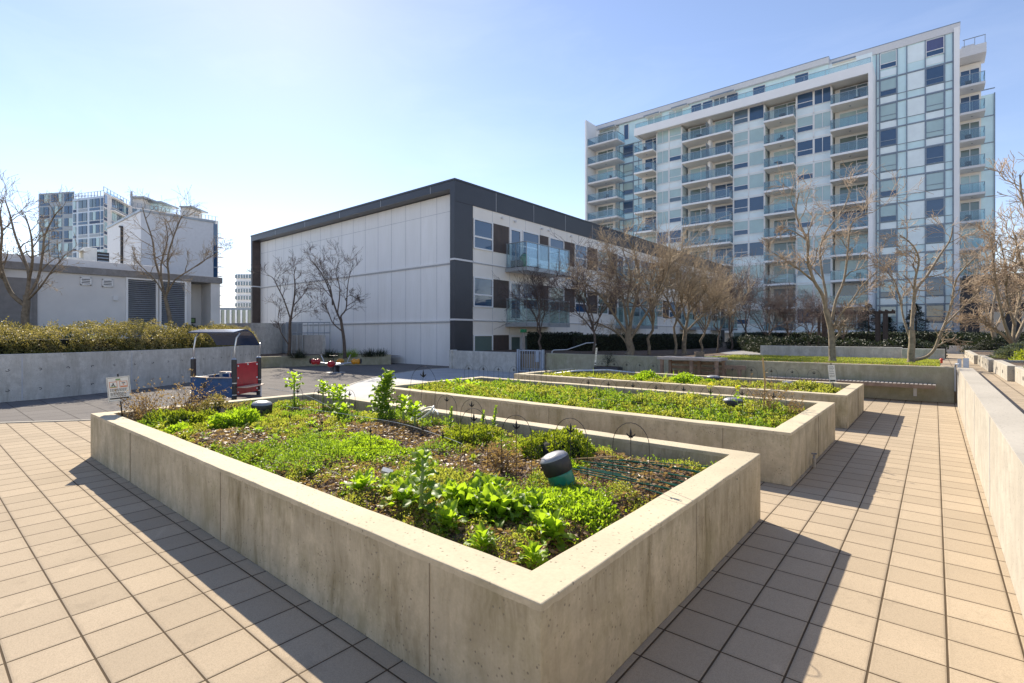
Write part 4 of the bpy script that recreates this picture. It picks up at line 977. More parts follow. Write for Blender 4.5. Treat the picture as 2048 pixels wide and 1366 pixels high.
# ------------------------------------------------------------------ bare trees
def p3(px, py, d): a = ray(px); return np.array([a[0]*d, a[1]*d, CAMH+(668-py)*d/1015.5])
class Tree:
    def __init__(s, seed, levels=4, dens=1.0, up=.1, twig=.55, wig=.21, ang=(22, 55)):
        s.rng = np.random.default_rng(seed); s.lv = {}; s.levels = levels; s.dens = dens; s.up = up; s.wig = wig; s.ang = ang; s.twig = twig
    def line(s, P, r, lev): s.lv.setdefault(lev, []).append((np.array(P), np.array(r)))
    def branch(s, p, d, L, r, lev):
        g = s.rng; n = (6, 6, 5, 4, 3, 3)[lev]; P = [p]; d = d/np.linalg.norm(d)
        for i in range(n-1):
            d = d+g.normal(size=3)*s.wig+np.array([0, 0, s.up]); d /= np.linalg.norm(d); P.append(P[-1]+d*L/(n-1))
        R_ = r*np.linspace(1, .42, n); s.line(P, R_, lev); s.kids(np.array(P), R_, L, lev)
    def kids(s, P, R_, L, lev, n=None, t0=.3):
        if lev >= s.levels: return
        g = s.rng; n = n or int(round((5, 6, 6, 5, 4)[lev]*s.dens+g.random()-.5)); m = len(P)-1
        for i in range(max(1, n)):
            t = t0+(1-t0)*((i+g.random())/max(1, n)); k = min(int(t*m), m-1); f = t*m-k; p = P[k]*(1-f)+P[k+1]*f; rr = R_[k]*(1-f)+R_[k+1]*f
            d = P[k+1]-P[k]; d = d/np.linalg.norm(d); q = np.cross(d, g.normal(size=3)); q /= np.linalg.norm(q); a = math.radians(g.uniform(*s.ang))
            s.branch(p, d*math.cos(a)+q*math.sin(a), L*g.uniform(.42, .75), rr*g.uniform(.5, .7), lev+1)
    def build(s, name, label, org, bark, twig, group=None, flare=True):
        th = thing(name, label, 'tree', tuple(org), 0, group); o = np.array(org)
        def mk(levs, k, nm, mt):
            ls = [(P-o, np.maximum(r, .0055)) for l in levs for P, r in s.lv.get(l, [])]
            if not ls: return
            V, F = sweep(ls, k); return link(nm, np_mesh(nm, V, F, mt, smooth=True), th)
        mk([0], 9, 'trunk', bark)
        br = mk([1, 2], 5, 'branches', bark); tg = mk([3, 4, 5], 3, 'crown', twig); return th
def px_tree(name, label, depth, base, limbs, r0, seed, bark='bark_pale', twig='twig_pale', group=None, levels=4, dens=1.0, up=.06, nk=7, L1=.45, zb=None, **kw):
    """limbs: list of (photo pixel polyline, end depth offset, start radius)"""
    t = Tree(seed, levels, dens, up, **kw)
    org = p3(base[0], base[1], depth)
    if zb is not None: org[2] = zb
    for i, (pl, off, r) in enumerate(limbs):
        P = [p3(x, y, depth+off*j/(len(pl)-1)) for j, (x, y) in enumerate(pl)]
        if i == 0 and zb is not None: P[0] = np.array(org)
        # refine
        Q = []
        for a in range(len(P)-1):
            b_, c_ = P[a], P[a+1]; pr = P[max(a-1, 0)]; nx = P[min(a+2, len(P)-1)]
            for k in range(3):
                u = k/3; Q.append(.5*((2*b_)+(-pr+c_)*u+(2*pr-5*b_+4*c_-nx)*u*u+(-pr+3*b_-3*c_+nx)*u**3))
        Q.append(P[-1]); Q = np.array(Q); r_end = r*(.8 if i == 0 else .3); R_ = np.linspace(r, r_end, len(Q))
        if i == 0: R_[0] *= 1.25
        t.line(Q, R_, 0)
        if i > 0:
            L = np.linalg.norm(np.diff(Q, axis=0), axis=1).sum()
            t.kids(Q, R_, L*L1+.25, 1, n=nk, t0=.25)
    return t.build(name, label, org, bark, twig, group)
G_LAWN = 'bare trees behind the retaining wall'
# tall lawn tree
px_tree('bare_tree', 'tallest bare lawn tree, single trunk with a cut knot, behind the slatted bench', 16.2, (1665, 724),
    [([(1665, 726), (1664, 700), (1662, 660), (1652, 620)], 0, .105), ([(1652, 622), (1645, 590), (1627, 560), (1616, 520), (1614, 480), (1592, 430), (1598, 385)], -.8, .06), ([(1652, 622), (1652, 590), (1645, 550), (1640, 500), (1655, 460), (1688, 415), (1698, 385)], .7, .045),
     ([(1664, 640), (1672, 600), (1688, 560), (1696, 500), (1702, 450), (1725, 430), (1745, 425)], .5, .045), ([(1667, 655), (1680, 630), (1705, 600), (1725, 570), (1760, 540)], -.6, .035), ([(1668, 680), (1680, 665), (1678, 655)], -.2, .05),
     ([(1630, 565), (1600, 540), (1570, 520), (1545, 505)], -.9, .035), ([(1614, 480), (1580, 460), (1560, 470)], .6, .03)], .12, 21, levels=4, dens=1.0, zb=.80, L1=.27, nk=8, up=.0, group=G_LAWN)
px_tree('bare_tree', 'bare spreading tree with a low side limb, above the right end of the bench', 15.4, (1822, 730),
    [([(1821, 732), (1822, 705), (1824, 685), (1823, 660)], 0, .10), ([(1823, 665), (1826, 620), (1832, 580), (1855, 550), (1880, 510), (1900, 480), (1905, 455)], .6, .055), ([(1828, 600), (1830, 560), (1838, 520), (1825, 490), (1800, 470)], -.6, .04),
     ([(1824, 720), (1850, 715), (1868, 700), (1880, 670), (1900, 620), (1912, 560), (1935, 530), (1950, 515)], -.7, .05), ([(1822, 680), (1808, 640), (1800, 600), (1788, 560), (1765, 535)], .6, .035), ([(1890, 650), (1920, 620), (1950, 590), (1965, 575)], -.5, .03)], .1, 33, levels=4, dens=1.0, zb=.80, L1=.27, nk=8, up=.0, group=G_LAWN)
# trees left
GL = 'bare trees left of the white building'
px_tree('bare_tree', 'bare many-stemmed tree in front of the grey door at the far left', 17.6, (52, 645),
    [([(50, 655), (50, 635), (53, 610), (53, 590)], 0, .12), ([(52, 612), (25, 590), (10, 560), (0, 520), (4, 470), (0, 430)], -.8, .08), ([(53, 592), (58, 550), (45, 510), (30, 470), (20, 430), (10, 400)], .8, .06),
     ([(53, 595), (75, 560), (85, 510), (90, 470), (110, 430), (125, 415)], .5, .05), ([(55, 600), (80, 575), (105, 540), (130, 510)], -.5, .04), ([(58, 560), (65, 520), (62, 470), (50, 430)], -.9, .05), ([(-10, 640), (-6, 560), (-4, 480), (2, 420)], .5, .05)], .12, 5, bark='bark', twig='twig', zb=1.05, nk=7, L1=.28, dens=.72, group=GL)
px_tree('bare_tree', 'bare tree standing in front of the two big louvred vents', 21.5, (345, 655),
    [([(344, 660), (340, 640), (334, 610), (330, 595)], 0, .09), ([(330, 597), (322, 560), (310, 520), (305, 480), (292, 440), (285, 415)], .7, .055), ([(331, 597), (338, 560), (335, 520), (345, 480), (360, 440), (368, 430)], -.6, .05),
     ([(333, 590), (350, 560), (380, 540), (410, 520), (435, 505)], .4, .04), ([(330, 592), (310, 560), (290, 540), (265, 515)], -.5, .035), ([(325, 575), (322, 530), (335, 480), (330, 440)], -.2, .04)], .1, 8, bark='bark', twig='twig', zb=1.05, nk=7, L1=.32, dens=.85, group=GL)
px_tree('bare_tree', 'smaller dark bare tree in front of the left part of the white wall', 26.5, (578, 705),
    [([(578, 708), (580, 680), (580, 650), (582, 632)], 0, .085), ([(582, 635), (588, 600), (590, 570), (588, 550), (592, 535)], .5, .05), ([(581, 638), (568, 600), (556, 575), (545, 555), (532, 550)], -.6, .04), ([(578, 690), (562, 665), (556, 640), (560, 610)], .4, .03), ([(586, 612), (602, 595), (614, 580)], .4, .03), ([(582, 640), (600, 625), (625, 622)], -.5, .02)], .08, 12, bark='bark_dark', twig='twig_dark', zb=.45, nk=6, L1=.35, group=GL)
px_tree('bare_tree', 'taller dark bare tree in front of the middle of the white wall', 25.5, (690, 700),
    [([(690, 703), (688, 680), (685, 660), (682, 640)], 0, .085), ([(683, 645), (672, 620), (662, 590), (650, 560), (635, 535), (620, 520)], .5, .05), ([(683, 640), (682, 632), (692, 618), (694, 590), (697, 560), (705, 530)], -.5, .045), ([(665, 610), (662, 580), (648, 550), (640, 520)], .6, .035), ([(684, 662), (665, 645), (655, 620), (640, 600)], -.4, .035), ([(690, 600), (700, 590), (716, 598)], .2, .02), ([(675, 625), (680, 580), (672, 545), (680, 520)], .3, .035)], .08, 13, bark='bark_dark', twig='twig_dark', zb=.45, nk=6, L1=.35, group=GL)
# row of trees in front of the white building's right face
GM = 'bare trees in the bed beside the white building'
px_tree('bare_tree', 'dense bare tree with the thickest trunk, in the row beside the white building', 20.5, (1258, 712),
    [([(1262, 716), (1262, 700), (1258, 685), (1256, 665)], 0, .17), ([(1258, 680), (1262, 640), (1272, 600), (1280, 560), (1270, 510), (1265, 480)], .6, .08), ([(1256, 670), (1235, 640), (1215, 610), (1190, 580), (1165, 565)], -.8, .06), ([(1256, 668), (1250, 620), (1240, 570), (1225, 530), (1215, 500)], .7, .06), ([(1260, 680), (1285, 640), (1310, 600), (1330, 560), (1340, 530)], -.6, .06), ([(1262, 650), (1255, 600), (1262, 550), (1245, 500)], -.9, .05), ([(1255, 690), (1240, 670), (1205, 650), (1175, 640)], .5, .05)], .16, 41, bark='bark', twig='twig', zb=.8, nk=9, L1=.34, dens=1.05, group=GM)
px_tree('bare_tree', 'dense bare tree right of the thickest one, near the white building end', 22, (1369, 712),
    [([(1370, 714), (1368, 690), (1370, 670), (1371, 655)], 0, .10), ([(1371, 660), (1378, 620), (1376, 580), (1390, 540), (1385, 520)], .5, .06), ([(1370, 660), (1350, 630), (1335, 600), (1320, 575)], -.6, .05), ([(1371, 665), (1395, 640), (1420, 615), (1445, 590)], .4, .05), ([(1373, 640), (1362, 600), (1355, 560), (1350, 530)], -.4, .045), ([(1378, 625), (1405, 590), (1420, 560)], -.6, .04)], .1, 43, bark='bark', twig='twig', zb=.8, nk=9, L1=.36, dens=1.0, group=GM)
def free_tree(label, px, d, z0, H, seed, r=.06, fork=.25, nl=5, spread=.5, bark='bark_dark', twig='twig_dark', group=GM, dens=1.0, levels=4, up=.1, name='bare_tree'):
    t = Tree(seed, levels, dens, up); a = dp(px, d); g = t.rng; base = np.array([a[0], a[1], z0])
    P = [base+np.array([g.normal()*.03*i, g.normal()*.03*i, H*fork*i/4]) for i in range(5)]; Rr = np.linspace(r*1.2, r*.8, 5); t.line(P, Rr, 0)
    for i in range(nl):
        az = 2*PI*(i+g.random()*.6)/nl; el = g.uniform(.5, 1)*spread; dd = np.array([math.cos(az)*el, math.sin(az)*el, 1.0]); L = H*(1-fork)*g.uniform(.7, .95)
        t.branch(P[-1]-(P[-1]-P[-2])*g.random(), dd, L*.85, r*.62, 1)
    return t.build(name, label, base, bark, twig, group)
free_tree('slim bare tree right behind the metal gate', 1080, 22.5, .8, 3.6, 51, .05, .3)
free_tree('slender bare tree on the retaining wall between the gate and the thick tree', 1188, 20.5, .8, 4.2, 52, .05, .28, spread=.7, nl=6, dens=1.1)
free_tree('thin bare tree just right of the tree with the thickest trunk', 1298, 21.5, .8, 4.6, 53, .06, .3, nl=6, twig='twig', bark='bark')
free_tree('thin pale-trunked tree left of the dense corner tree', 1350, 21.5, .8, 4.4, 54, .05, .35, nl=5, twig='twig', bark='bark')
free_tree('low leaning bare sapling behind the timber table', 1404, 23, .8, 3.8, 55, .05, .3, nl=6, spread=.8, twig='twig', bark='bark', dens=1.1)
free_tree('thin bare sapling at the left edge of the garden path', 1434, 23.5, .8, 3.2, 56, .035, .4, nl=4, twig='twig')
GS = 'bare saplings in front of the tower'
free_tree('tall slim sapling in front of the tower, first right of the white building', 1463, 27, .8, 4.4, 57, .05, .25, nl=5, spread=.3, group=GS)
free_tree('second slim sapling right of the white building, by the dark hedge', 1491, 33, .8, 4.9, 58, .05, .25, nl=5, spread=.3, group=GS)
free_tree('third sapling right of the white building, wide and low', 1530, 34, .8, 3.9, 59, .06, .2, nl=7, spread=.8, group=GS)
free_tree('fourth sapling, left of the pergola', 1573, 34, .8, 3.6, 60, .05, .3, nl=6, spread=.8, group=GS)
free_tree('sapling in front of the left pergola posts', 1618, 36, .8, 3.5, 61, .05, .25, nl=6, spread=.7, group=GS)
free_tree('low sapling between pergola posts, right of the tall lawn tree', 1690, 30, .8, 2.8, 62, .04, .25, nl=6, spread=.8, group=GS)
GR = 'dense bare trees along the upper walk'
px_tree('bare_tree', 'pale dense bare tree left of its twin above the side planters on the right', 20, (1995, 695),
    [([(1996, 700), (1990, 680), (1984, 655)], 0, .09), ([(1985, 660), (1975, 630), (1960, 600), (1945, 580)], -.5, .05), ([(1984, 656), (1985, 620), (1992, 580), (1985, 540), (1990, 500)], .5, .05), ([(1986, 665), (2005, 630), (2020, 590), (2030, 550)], .5, .05), ([(1985, 660), (1965, 645), (1940, 640), (1925, 632)], .4, .04)], .1, 71, zb=1.0, nk=10, L1=.32, dens=1.05, group=GR, up=.06)
px_tree('bare_tree', 'pale dense bare tree with three stems at the right edge above the side planters', 15, (2030, 705),
    [([(2028, 712), (2027, 695), (2026, 682)], 0, .09), ([(2027, 690), (2010, 650), (1998, 600), (1990, 550), (1985, 500)], -.5, .05), ([(2026, 684), (2030, 640), (2040, 590), (2030, 545), (2035, 500), (2025, 460)], .4, .05), ([(2027, 690), (2045, 650), (2065, 600), (2075, 540)], .5, .05), ([(2026, 690), (2000, 665), (1970, 645), (1945, 635)], .3, .045), ([(2030, 650), (2015, 600), (2012, 540), (2000, 480)], -.7, .04)], .1, 72, zb=1.05, nk=10, L1=.28, dens=1.05, group=GR, up=.08)
px_tree('bare_tree', 'bare tree mostly outside the right edge, its upper branches reaching into the sky', 11, (2110, 720),
    [([(2110, 730), (2105, 690), (2100, 650)], 0, .10), ([(2100, 660), (2080, 600), (2060, 560), (2040, 520), (2030, 470)], -.3, .05), ([(2100, 650), (2085, 560), (2070, 480), (2045, 400), (2040, 350)], .4, .05), ([(2100, 650), (2110, 560), (2100, 460), (2080, 380)], .5, .05), ([(2085, 590), (2050, 540), (2020, 520)], -.4, .03)], .1, 73, zb=1.05, nk=8, L1=.24, dens=.9, group=GR, up=.06)

# ------------------------------------------------------------------ hedges and shrubs
def polyline_pos(line, s):
    L = np.array(line); seg = np.linalg.norm(np.diff(L, axis=0), axis=1); cum = np.concatenate([[0], np.cumsum(seg)]); d = s*cum[-1]
    k = np.clip(np.searchsorted(cum, d, side='right')-1, 0, len(seg)-1); f = (d-cum[k])/seg[k]
    p = L[k]+(L[k+1]-L[k])*f[:, None]; t = (L[k+1]-L[k])/seg[k][:, None]; return p, np.stack([-t[:, 1], t[:, 0]], 1), cum[-1]
def hedge(name, label, cat, line, w_, z0, z1, n, size, mat, seed, bump=.12, core=True, group=None, kind=None, rough_top=3.0, skirt=.5):
    g = np.random.default_rng(seed); s = g.random(n); p, nr, L = polyline_pos(line, s)
    f = sines(seed, rough_top); f2 = sines(seed+1, rough_top*3)
    front = g.random(n) < skirt; tuf = (np.abs(g.normal(0, .03, n)))
    t = np.where(front, g.normal(0, .05, n), g.random(n)*w_)
    back = g.random(n) < .08; t = np.where(back & front, w_+g.normal(0, .04, n), t)
    xy = p+nr*t[:, None]
    edge = np.minimum(t, w_-t); top_ = z1+bump*f(xy[:, 0], xy[:, 1])*.5+bump*.35*f2(xy[:, 0], xy[:, 1])-np.clip(.16-edge, 0, .2)*.8
    z = np.where(front, z0+(top_-z0)*g.random(n), top_-np.abs(g.normal(0, .05, n)))
    pr = bump*.18*np.sin(z*7+f(xy[:, 0]*1.7, xy[:, 1]*1.7)*2); xy = xy-nr*(np.where(front & ~back, 1, 0)*pr)[:, None]
    P = np.stack([xy[:, 0], xy[:, 1], np.where(front, z, z+tuf)], 1)
    A = g.normal(size=(n, 3))*.9+np.stack([-nr[:, 0]*front*.6, -nr[:, 1]*front*.6, np.where(front, .25, .6)], 1)
    S = size*g.uniform(.6, 1.3, n)
    rnd = np.clip(.5+.25*f2(P[:, 0]*.7, P[:, 1]*.7+P[:, 2])+g.normal(0, .2, n), 0, 1)
    V, F, r = leaves(P, A, S, .55, .2, g, rnd, .1)
    org = np.array([P[:, 0].mean(), P[:, 1].mean(), z0]); me = np_mesh(name, V-org, F, mat, r)
    if core:
        th = thing(name, label, cat, tuple(org), 0, group) if label else None
        b = MB('core_dark'); c_line = [(q[0], q[1]) for q in (np.array(line))]
        sh, nn, _ = polyline_pos(line, np.linspace(0, 1, max(2, len(line)*2))); sh = sh+nn*.17
        ribbon(b, [tuple(q) for q in sh], w_-.3, z0, z1-bump*.8-.03)
        link('leaves', me, th); b.build('core', th); 
        if kind: th['kind'] = kind
        return th
    o = link(name, me); o.location = tuple(org); return tag(o, label, cat, group, kind)
hl = [(p[0], p[1]) for p in inner if p[1] > -6]
hedge('hedge', 'long low clipped hedge with olive and brown leaves on top of the curved wall', 'hedge', hl, 2.3, 1.05, 1.80, 85000, .05, 'leaf_hedge', 3, .30, skirt=.5)
def shrub(name, label, cat, c, rx, ry, rz_, n, size, mat, seed, group=None, core='core_dark', lump=.18, W=.55, up=.3, z0=0):
    g = np.random.default_rng(seed); D = unit(g.normal(size=(n, 3))); D[:, 2] = np.abs(D[:, 2])*1.0-.15
    f = sines(seed, 3.2); rr = (1+lump*f(D[:, 0]*2+D[:, 2], D[:, 1]*2-D[:, 2]))*(1-np.abs(g.normal(0, .12, n)))
    P = D*rr[:, None]*np.array([rx, ry, rz_]); P[:, 2] = np.maximum(P[:, 2], 0.0)
    A = D+g.normal(size=(n, 3))*.6+np.array([0, 0, up]); S = size*g.uniform(.55, 1.35, n)
    V, F, r = leaves(P, A, S, W, .2, g, np.clip(g.normal(.5, .25, n), 0, 1), .15)
    me = np_mesh(name, V, F, mat, r); th = thing(name, label, cat, c, 0, group); link('foliage', me, th)
    if core:
        m = 10; b = MB(core)
        for i in range(5):
            a0, a1 = PI/2*i/5, PI/2*(i+1)/5
            for j in range(m):
                b0, b1 = 2*PI*j/m, 2*PI*(j+1)/m
                q = [(math.cos(a)*math.cos(bb)*rx*.72, math.cos(a)*math.sin(bb)*ry*.72, math.sin(a)*rz_*.72) for a, bb in ((a0, b0), (a0, b1), (a1, b1), (a1, b0))]; b.quad(*q)
        link('stems', b.mesh('stems'), th)  # solid dark dome, not stems: inner shade of the shrub put into its colour
    return th
for i, (px, d, rx, z_) in enumerate(((40, 21, 1.1, .55), (120, 20.5, 1.4, .75), (200, 21, .9, .5))):
    shrub('shrub', ['rounded pale-leaved shrub at the far left behind the long hedge', 'taller frosted-looking shrub rising above the long hedge below the twin vents', 'small pale shrub right of the taller one behind the long hedge'][i], 'shrub', dp(px, 17.8, 1.15), rx*.8, rx*.8, z_, 4500, .06, 'leaf_grey' if i else 'leaf_hedge', 90+i, 'shrubs behind the long hedge')
lv = [dp(245, 21.6)[:2], dp(300, 21.8)[:2], dp(370, 22.5)[:2], dp(440, 23.2)[:2]]
hedge('low_shrubs', 'dark low shrub row under the louvred vents', 'shrub', lv, .5, 1.0, 1.98, 5000, .06, 'leaf_darkhedge', 6, .12, skirt=.6)
# dark hedges in the middle distance
hedge('hedge', 'dark clipped hedge behind the gate in front of the ground floor of the white building', 'hedge', [(-16.9, 21.6), (-14.6, 23.6)], .7, .8, 1.72, 3500, .07, 'leaf_darkhedge', 14, .03)
hedge('hedge', 'long dark clipped hedge behind the bare tree row beside the white building', 'hedge', [(-14.2, 22.2), (-12.2, 24.5), (-11.2, 28), (-10.6, 34)], .8, .8, 1.62, 14000, .07, 'leaf_darkhedge', 15, .04)
hedge('hedge', 'dark hedge at the foot of the tower behind the saplings', 'hedge', [(-12.5, 45), (-2, 45), (4.5, 45)], 1.0, .8, 1.75, 9000, .10, 'leaf_darkhedge', 16, .05)
hedge('low_shrubs', 'dark low shrubs behind the lawn edge wall', 'shrub', [(-9.5, 31.5), (-5.6, 24.2), (-1, 23.9), (.1, 23.5)], 1.0, .8, 1.42, 12000, .08, 'leaf_darkhedge', 17, .2, rough_top=2)
hedge('hedge', 'tall black-green hedge at the end of the upper walk', 'hedge', [(.0, 31.5), (2.6, 31.0)], 1.2, .8, 1.55, 4500, .08, 'leaf_darkhedge', 18, .04)
shrub('shrub', 'dark dome-shaped clipped shrub at the end of the upper walk', 'shrub', (1.9, 27.8, .95), 1.1, 1.1, .75, 3500, .07, 'leaf_darkhedge', 19)
hedge('hedge', 'bright clipped green hedge behind the pale trees at the right edge', 'hedge', [(2.35, 22.0), (3.9, 19.0), (5.2, 15)], .8, .95, 1.95, 9000, .06, 'leaf_lime', 20, .04)
shrub('shrub', 'grey green shrub with pale flowers in the farthest side planter', 'shrub', (1.75, 18.6, 1.05), .55, .6, .42, 3000, .055, 'leaf_grey', 21)
shrub('shrub', 'yellowish green shrub between the pale trees in the side planter', 'shrub', (1.95, 16.6, 1.05), .6, .7, .35, 2600, .05, 'leaf_lime', 22)
shrub('shrub', 'lime green leafy shrub at the right edge in the nearest side planter', 'shrub', (1.85, 12.4, 1.0), .62, .6, .42, 5500, .05, 'leaf_lime', 23)
shrub('shrub', 'second lime green shrub nearer the camera, cut by the right edge', 'shrub', (1.95, 10.9, 1.0), .62, .6, .36, 4500, .05, 'leaf_lime', 24)
# strappy tufts in the low planter
def tuft(c, n, L, mat, seed, r=.1, lean=.5, W=.10, name='grass_tuft', label='', cat='grass', group=None):
    g = np.random.default_rng(seed); lines = []
    az = g.random(n)*2*PI; le = g.random(n)*lean
    Vs = []; Fs = []; rn = []
    for i in range(n):
        d = np.array([math.cos(az[i])*le[i], math.sin(az[i])*le[i], 1.]); d /= np.linalg.norm(d); l = L*g.uniform(.5, 1.1)
        p = np.array([math.cos(az[i]), math.sin(az[i]), 0])*r*g.random(); side = np.cross(d, [0, 0, 1.0001]); side /= np.linalg.norm(side)+1e-6; ww = l*W*.5
        b = len(Vs); q = p
        for k in range(4):
            u = k/3; dd = d+np.array([d[0], d[1], -.55])*u*le[i]*1.6; w2 = ww*(1-u**1.5)
            Vs += [q-side*w2, q+side*w2]; q = q+dd*l/3
        for k in range(3): Fs.append((b+2*k, b+2*k+1, b+2*k+3, b+2*k+2))
        rn += [g.random()]*8
    me = np_mesh(name, Vs, Fs, mat, rn); o = link(name, me); o.location = c; return tag(o, label, cat, group)
for i, px in enumerate((538, 600, 650, 700, 720)):
    a = [(-25.1, 13.0), (-24.5, 14.4), (-24.2, 15.4), (-23.7, 16.3), (-23.6, 16.9)][i]
    tuft((a[0], a[1], .45), 260, .55, 'leaf_darkhedge' if i != 2 else 'leaf_kale', 30+i, .5, 1.2, .05, 'grass_clump', ['first', 'second', 'third', 'fourth', 'fifth'][i]+' dark grassy clump from the left in the low planter before the white building', 'grass', 'grassy clumps in the low planter')
# conifers behind the pergola
def conifer(label, px, d, z0, H, Rw, seed):
    g = np.random.default_rng(seed); a = dp(px, d); org = np.array([a[0], a[1], z0]); th = thing('conifer', label, 'tree', tuple(org), 0, 'dark conifers by the pergola')
    V, F = sweep([(np.array([[0, 0, H*i/5] for i in range(6)]), np.linspace(.12, .01, 6))], 7); link('trunk', np_mesh('trunk', V, F, 'bark_dark'), th)
    P = []; A = []; S = []
    for i in range(130):
        z = H*(.06+.92*(i/130)**.9); L = Rw*(1-z/H)**.8*g.uniform(.65, 1.1)+.08; az = g.random()*2*PI; dx, dy = math.cos(az), math.sin(az)
        for k in range(46):
            u = g.random()**.7; w2 = g.normal()*.16*L*(1-u*.6); P.append((dx*L*u-dy*w2, dy*L*u+dx*w2, z-.28*L*u*u+.05*g.normal()+.12*u*L)); A.append((dx+g.normal()*.6, dy+g.normal()*.6, g.normal()*.4-.1)); S.append(g.uniform(.07, .15))
    V, F, r = leaves(np.array(P), np.array(A), np.array(S), .35, .1, g); link('foliage', np_mesh('foliage', V, F, 'leaf_conifer', r), th)
conifer('dark layered conifer between the pergola posts', 1737, 43.5, .8, 3.5, 1.5, 1)
conifer('dark layered conifer right of the pergola, behind the spreading bare tree', 1832, 42, .8, 3.4, 1.6, 2)
conifer('small dark conifer half hidden behind the right pergola post', 1775, 45, .8, 2.4, 1.4, 3)
# lawn blades as stuff near the wall edge
g = np.random.default_rng(5); n = 26000; X = g.uniform(-6.4, .1, n); Y = g.uniform(16.7, 22.3, n)
V, F, r = leaves(np.stack([X, Y, np.full(n, .8)], 1), g.normal(size=(n, 3))*.4+np.array([0, 0, 1]), g.uniform(.03, .07, n), .18, .1, g)
o = link('lawn_grass', np_mesh('lawn_grass', V, F, 'leaf_mat', r)); tag(o, 'short sunlit lawn grass behind the retaining wall', 'grass', kind='stuff')
n = 5000; X = g.uniform(-6.5, .0, n); Y = 16.5+g.random(n)**2*.5; V, F, r = leaves(np.stack([X, Y, np.full(n, .815)], 1), g.normal(size=(n, 3))*.8+np.array([0, 0, .5]), g.uniform(.03, .09, n), .5, .2, g)
o = link('leaf_litter', np_mesh('leaf_litter', V, F, 'leaf_dry', r)); tag(o, 'dry leaf litter along the top of the retaining wall', 'leaf litter', kind='stuff')
th = thing('small_hydrant', 'small red painted standpipe at the right end of the lawn', 'standpipe', (.15, 20.0, .8))
b = MB('red_pot'); b.tube([(.15, 20, .8), (.15, 20, .9)], [.03, .03], 10); b.tube([(.15, 20, .9), (.15, 20, .95)], [.055, .03], 10); b.build('body', th)
b = MB('wood'); b.tube([(-6.6, 18.6, .8), (-6.6, 18.6, 1.03)], [.16, .18], 12); tag(b.build('wooden_stump'), 'short wooden stump on the lawn beside the timber table', 'stump')
# ------------------------------------------------------------------ ground cover in the beds
def cover(name, label, x0, x1, y0, y1, h, n, s0, seed, mat='leaf_mat', thr=.0, hi=.05, t=.21, dry=(), W=.6):
    g = np.random.default_rng(seed); X = g.uniform(x0+t, x1-t, n); Y = g.uniform(y0+t, y1-t-.12, n)
    f = sines(seed, 2.2); f2 = sines(seed+5, 7.5); f3 = sines(seed+9, 20)
    dn = f(X, Y)*.55+f2(X, Y)*.7+f3(X, Y)*.55+g.normal(0, .35, n)
    for cx, cy, rx, ry in dry: dn -= 3.4*np.exp(-((X-cx)/rx)**4-((Y-cy)/ry)**4)
    keep = dn > thr
    keep &= g.random(n) < np.clip((y1-t-Y)/.5, 0, 1)**.7
    X, Y, dn = X[keep], Y[keep], dn[keep]; m = len(X)
    Z = h(X, Y)+np.clip(dn, 0, 1.6)*hi*g.random(m)+.004
    A = g.normal(size=(m, 3))*.8+np.array([0, 0, .75]); D = np.hypot(X, Y); S = s0*g.uniform(.5, 1.4, m)*np.clip(D/4.5, .8, 1.7)
    rnd = np.clip(.45+.22*f(X*1.3+4, Y*1.3)+g.normal(0, .2, m), 0, 1)
    V, F, r = leaves(np.stack([X, Y, Z], 1), A, S, W, .22, g, rnd, .15)
    o = link(name, np_mesh(name, V, F, mat, r)); return tag(o, label, 'ground cover', kind='stuff')
cover('ground_cover', 'patchy low yellow green weeds covering the soil of the nearest planter', -8.9, -1.22, 1.65, 5.0, h1, 360000, .0175, 1, thr=.08, hi=.055, dry=[(-1.9, 3.95, .75, .4), (-6.1, 2.45, .6, .3), (-3.1, 3.45, .4, .35), (-5.0, 3.75, .7, .35)])
cover('ground_cover', 'dense bright green mat of weeds filling the middle planter', -8.95, -1.22, 6.27, 9.5, h2, 260000, .021, 2, thr=-.6, hi=.10)
cover('ground_cover', 'thin green weeds on the soil of the farthest planter', -8.9, -1.2, 10.75, 13.5, h3, 90000, .024, 3, thr=.15, hi=.07)
cover('creeping_weeds', 'darker creeping weeds mixed between the yellow green ones in the nearest planter', -8.9, -1.22, 1.65, 5.0, h1, 120000, .024, 31, 'leaf_kale', thr=.45, hi=.08, W=.45, dry=[(-1.9, 3.95, .75, .4), (-6.1, 2.45, .6, .3), (-3.1, 3.45, .4, .35), (-5.0, 3.75, .7, .35)])
cover('creeping_weeds', 'darker creeping weeds scattered in the middle planter', -8.95, -1.22, 6.27, 9.5, h2, 60000, .03, 32, 'leaf_kale', thr=.4, hi=.10, W=.45)
def chips(name, label, x0, x1, y0, y1, h, n, seed, mat='chips', s=.035, msk=None):
    g = np.random.default_rng(seed); X = g.uniform(x0, x1, n); Y = g.uniform(y0, y1, n)
    if msk is not None: k = msk(X, Y, g); X, Y = X[k], Y[k]
    m = len(X); A = g.normal(size=(m, 3))*np.array([1, 1, .15]); V, F, r = leaves(np.stack([X, Y, h(X, Y)+.006+g.random(m)*.012], 1), A, s*g.uniform(.4, 1.3, m), .4, .08, g)
    o = link(name, np_mesh(name, V, F, mat, r)); return tag(o, label, 'mulch', kind='stuff')
chips('bark_mulch', 'reddish brown bark mulch and dry debris between the weeds of the nearest planter', -8.6, -1.5, 1.9, 4.75, h1, 52000, 4, s=.03)
chips('dry_debris', 'dry brown straw and debris among the weeds of the middle planter', -8.7, -1.5, 6.5, 9.1, h2, 9000, 5, 'leaf_dry', .05)
chips('bark_mulch', 'brown mulch on the farthest planter', -8.7, -1.5, 11, 13.1, h3, 12000, 6, s=.05)
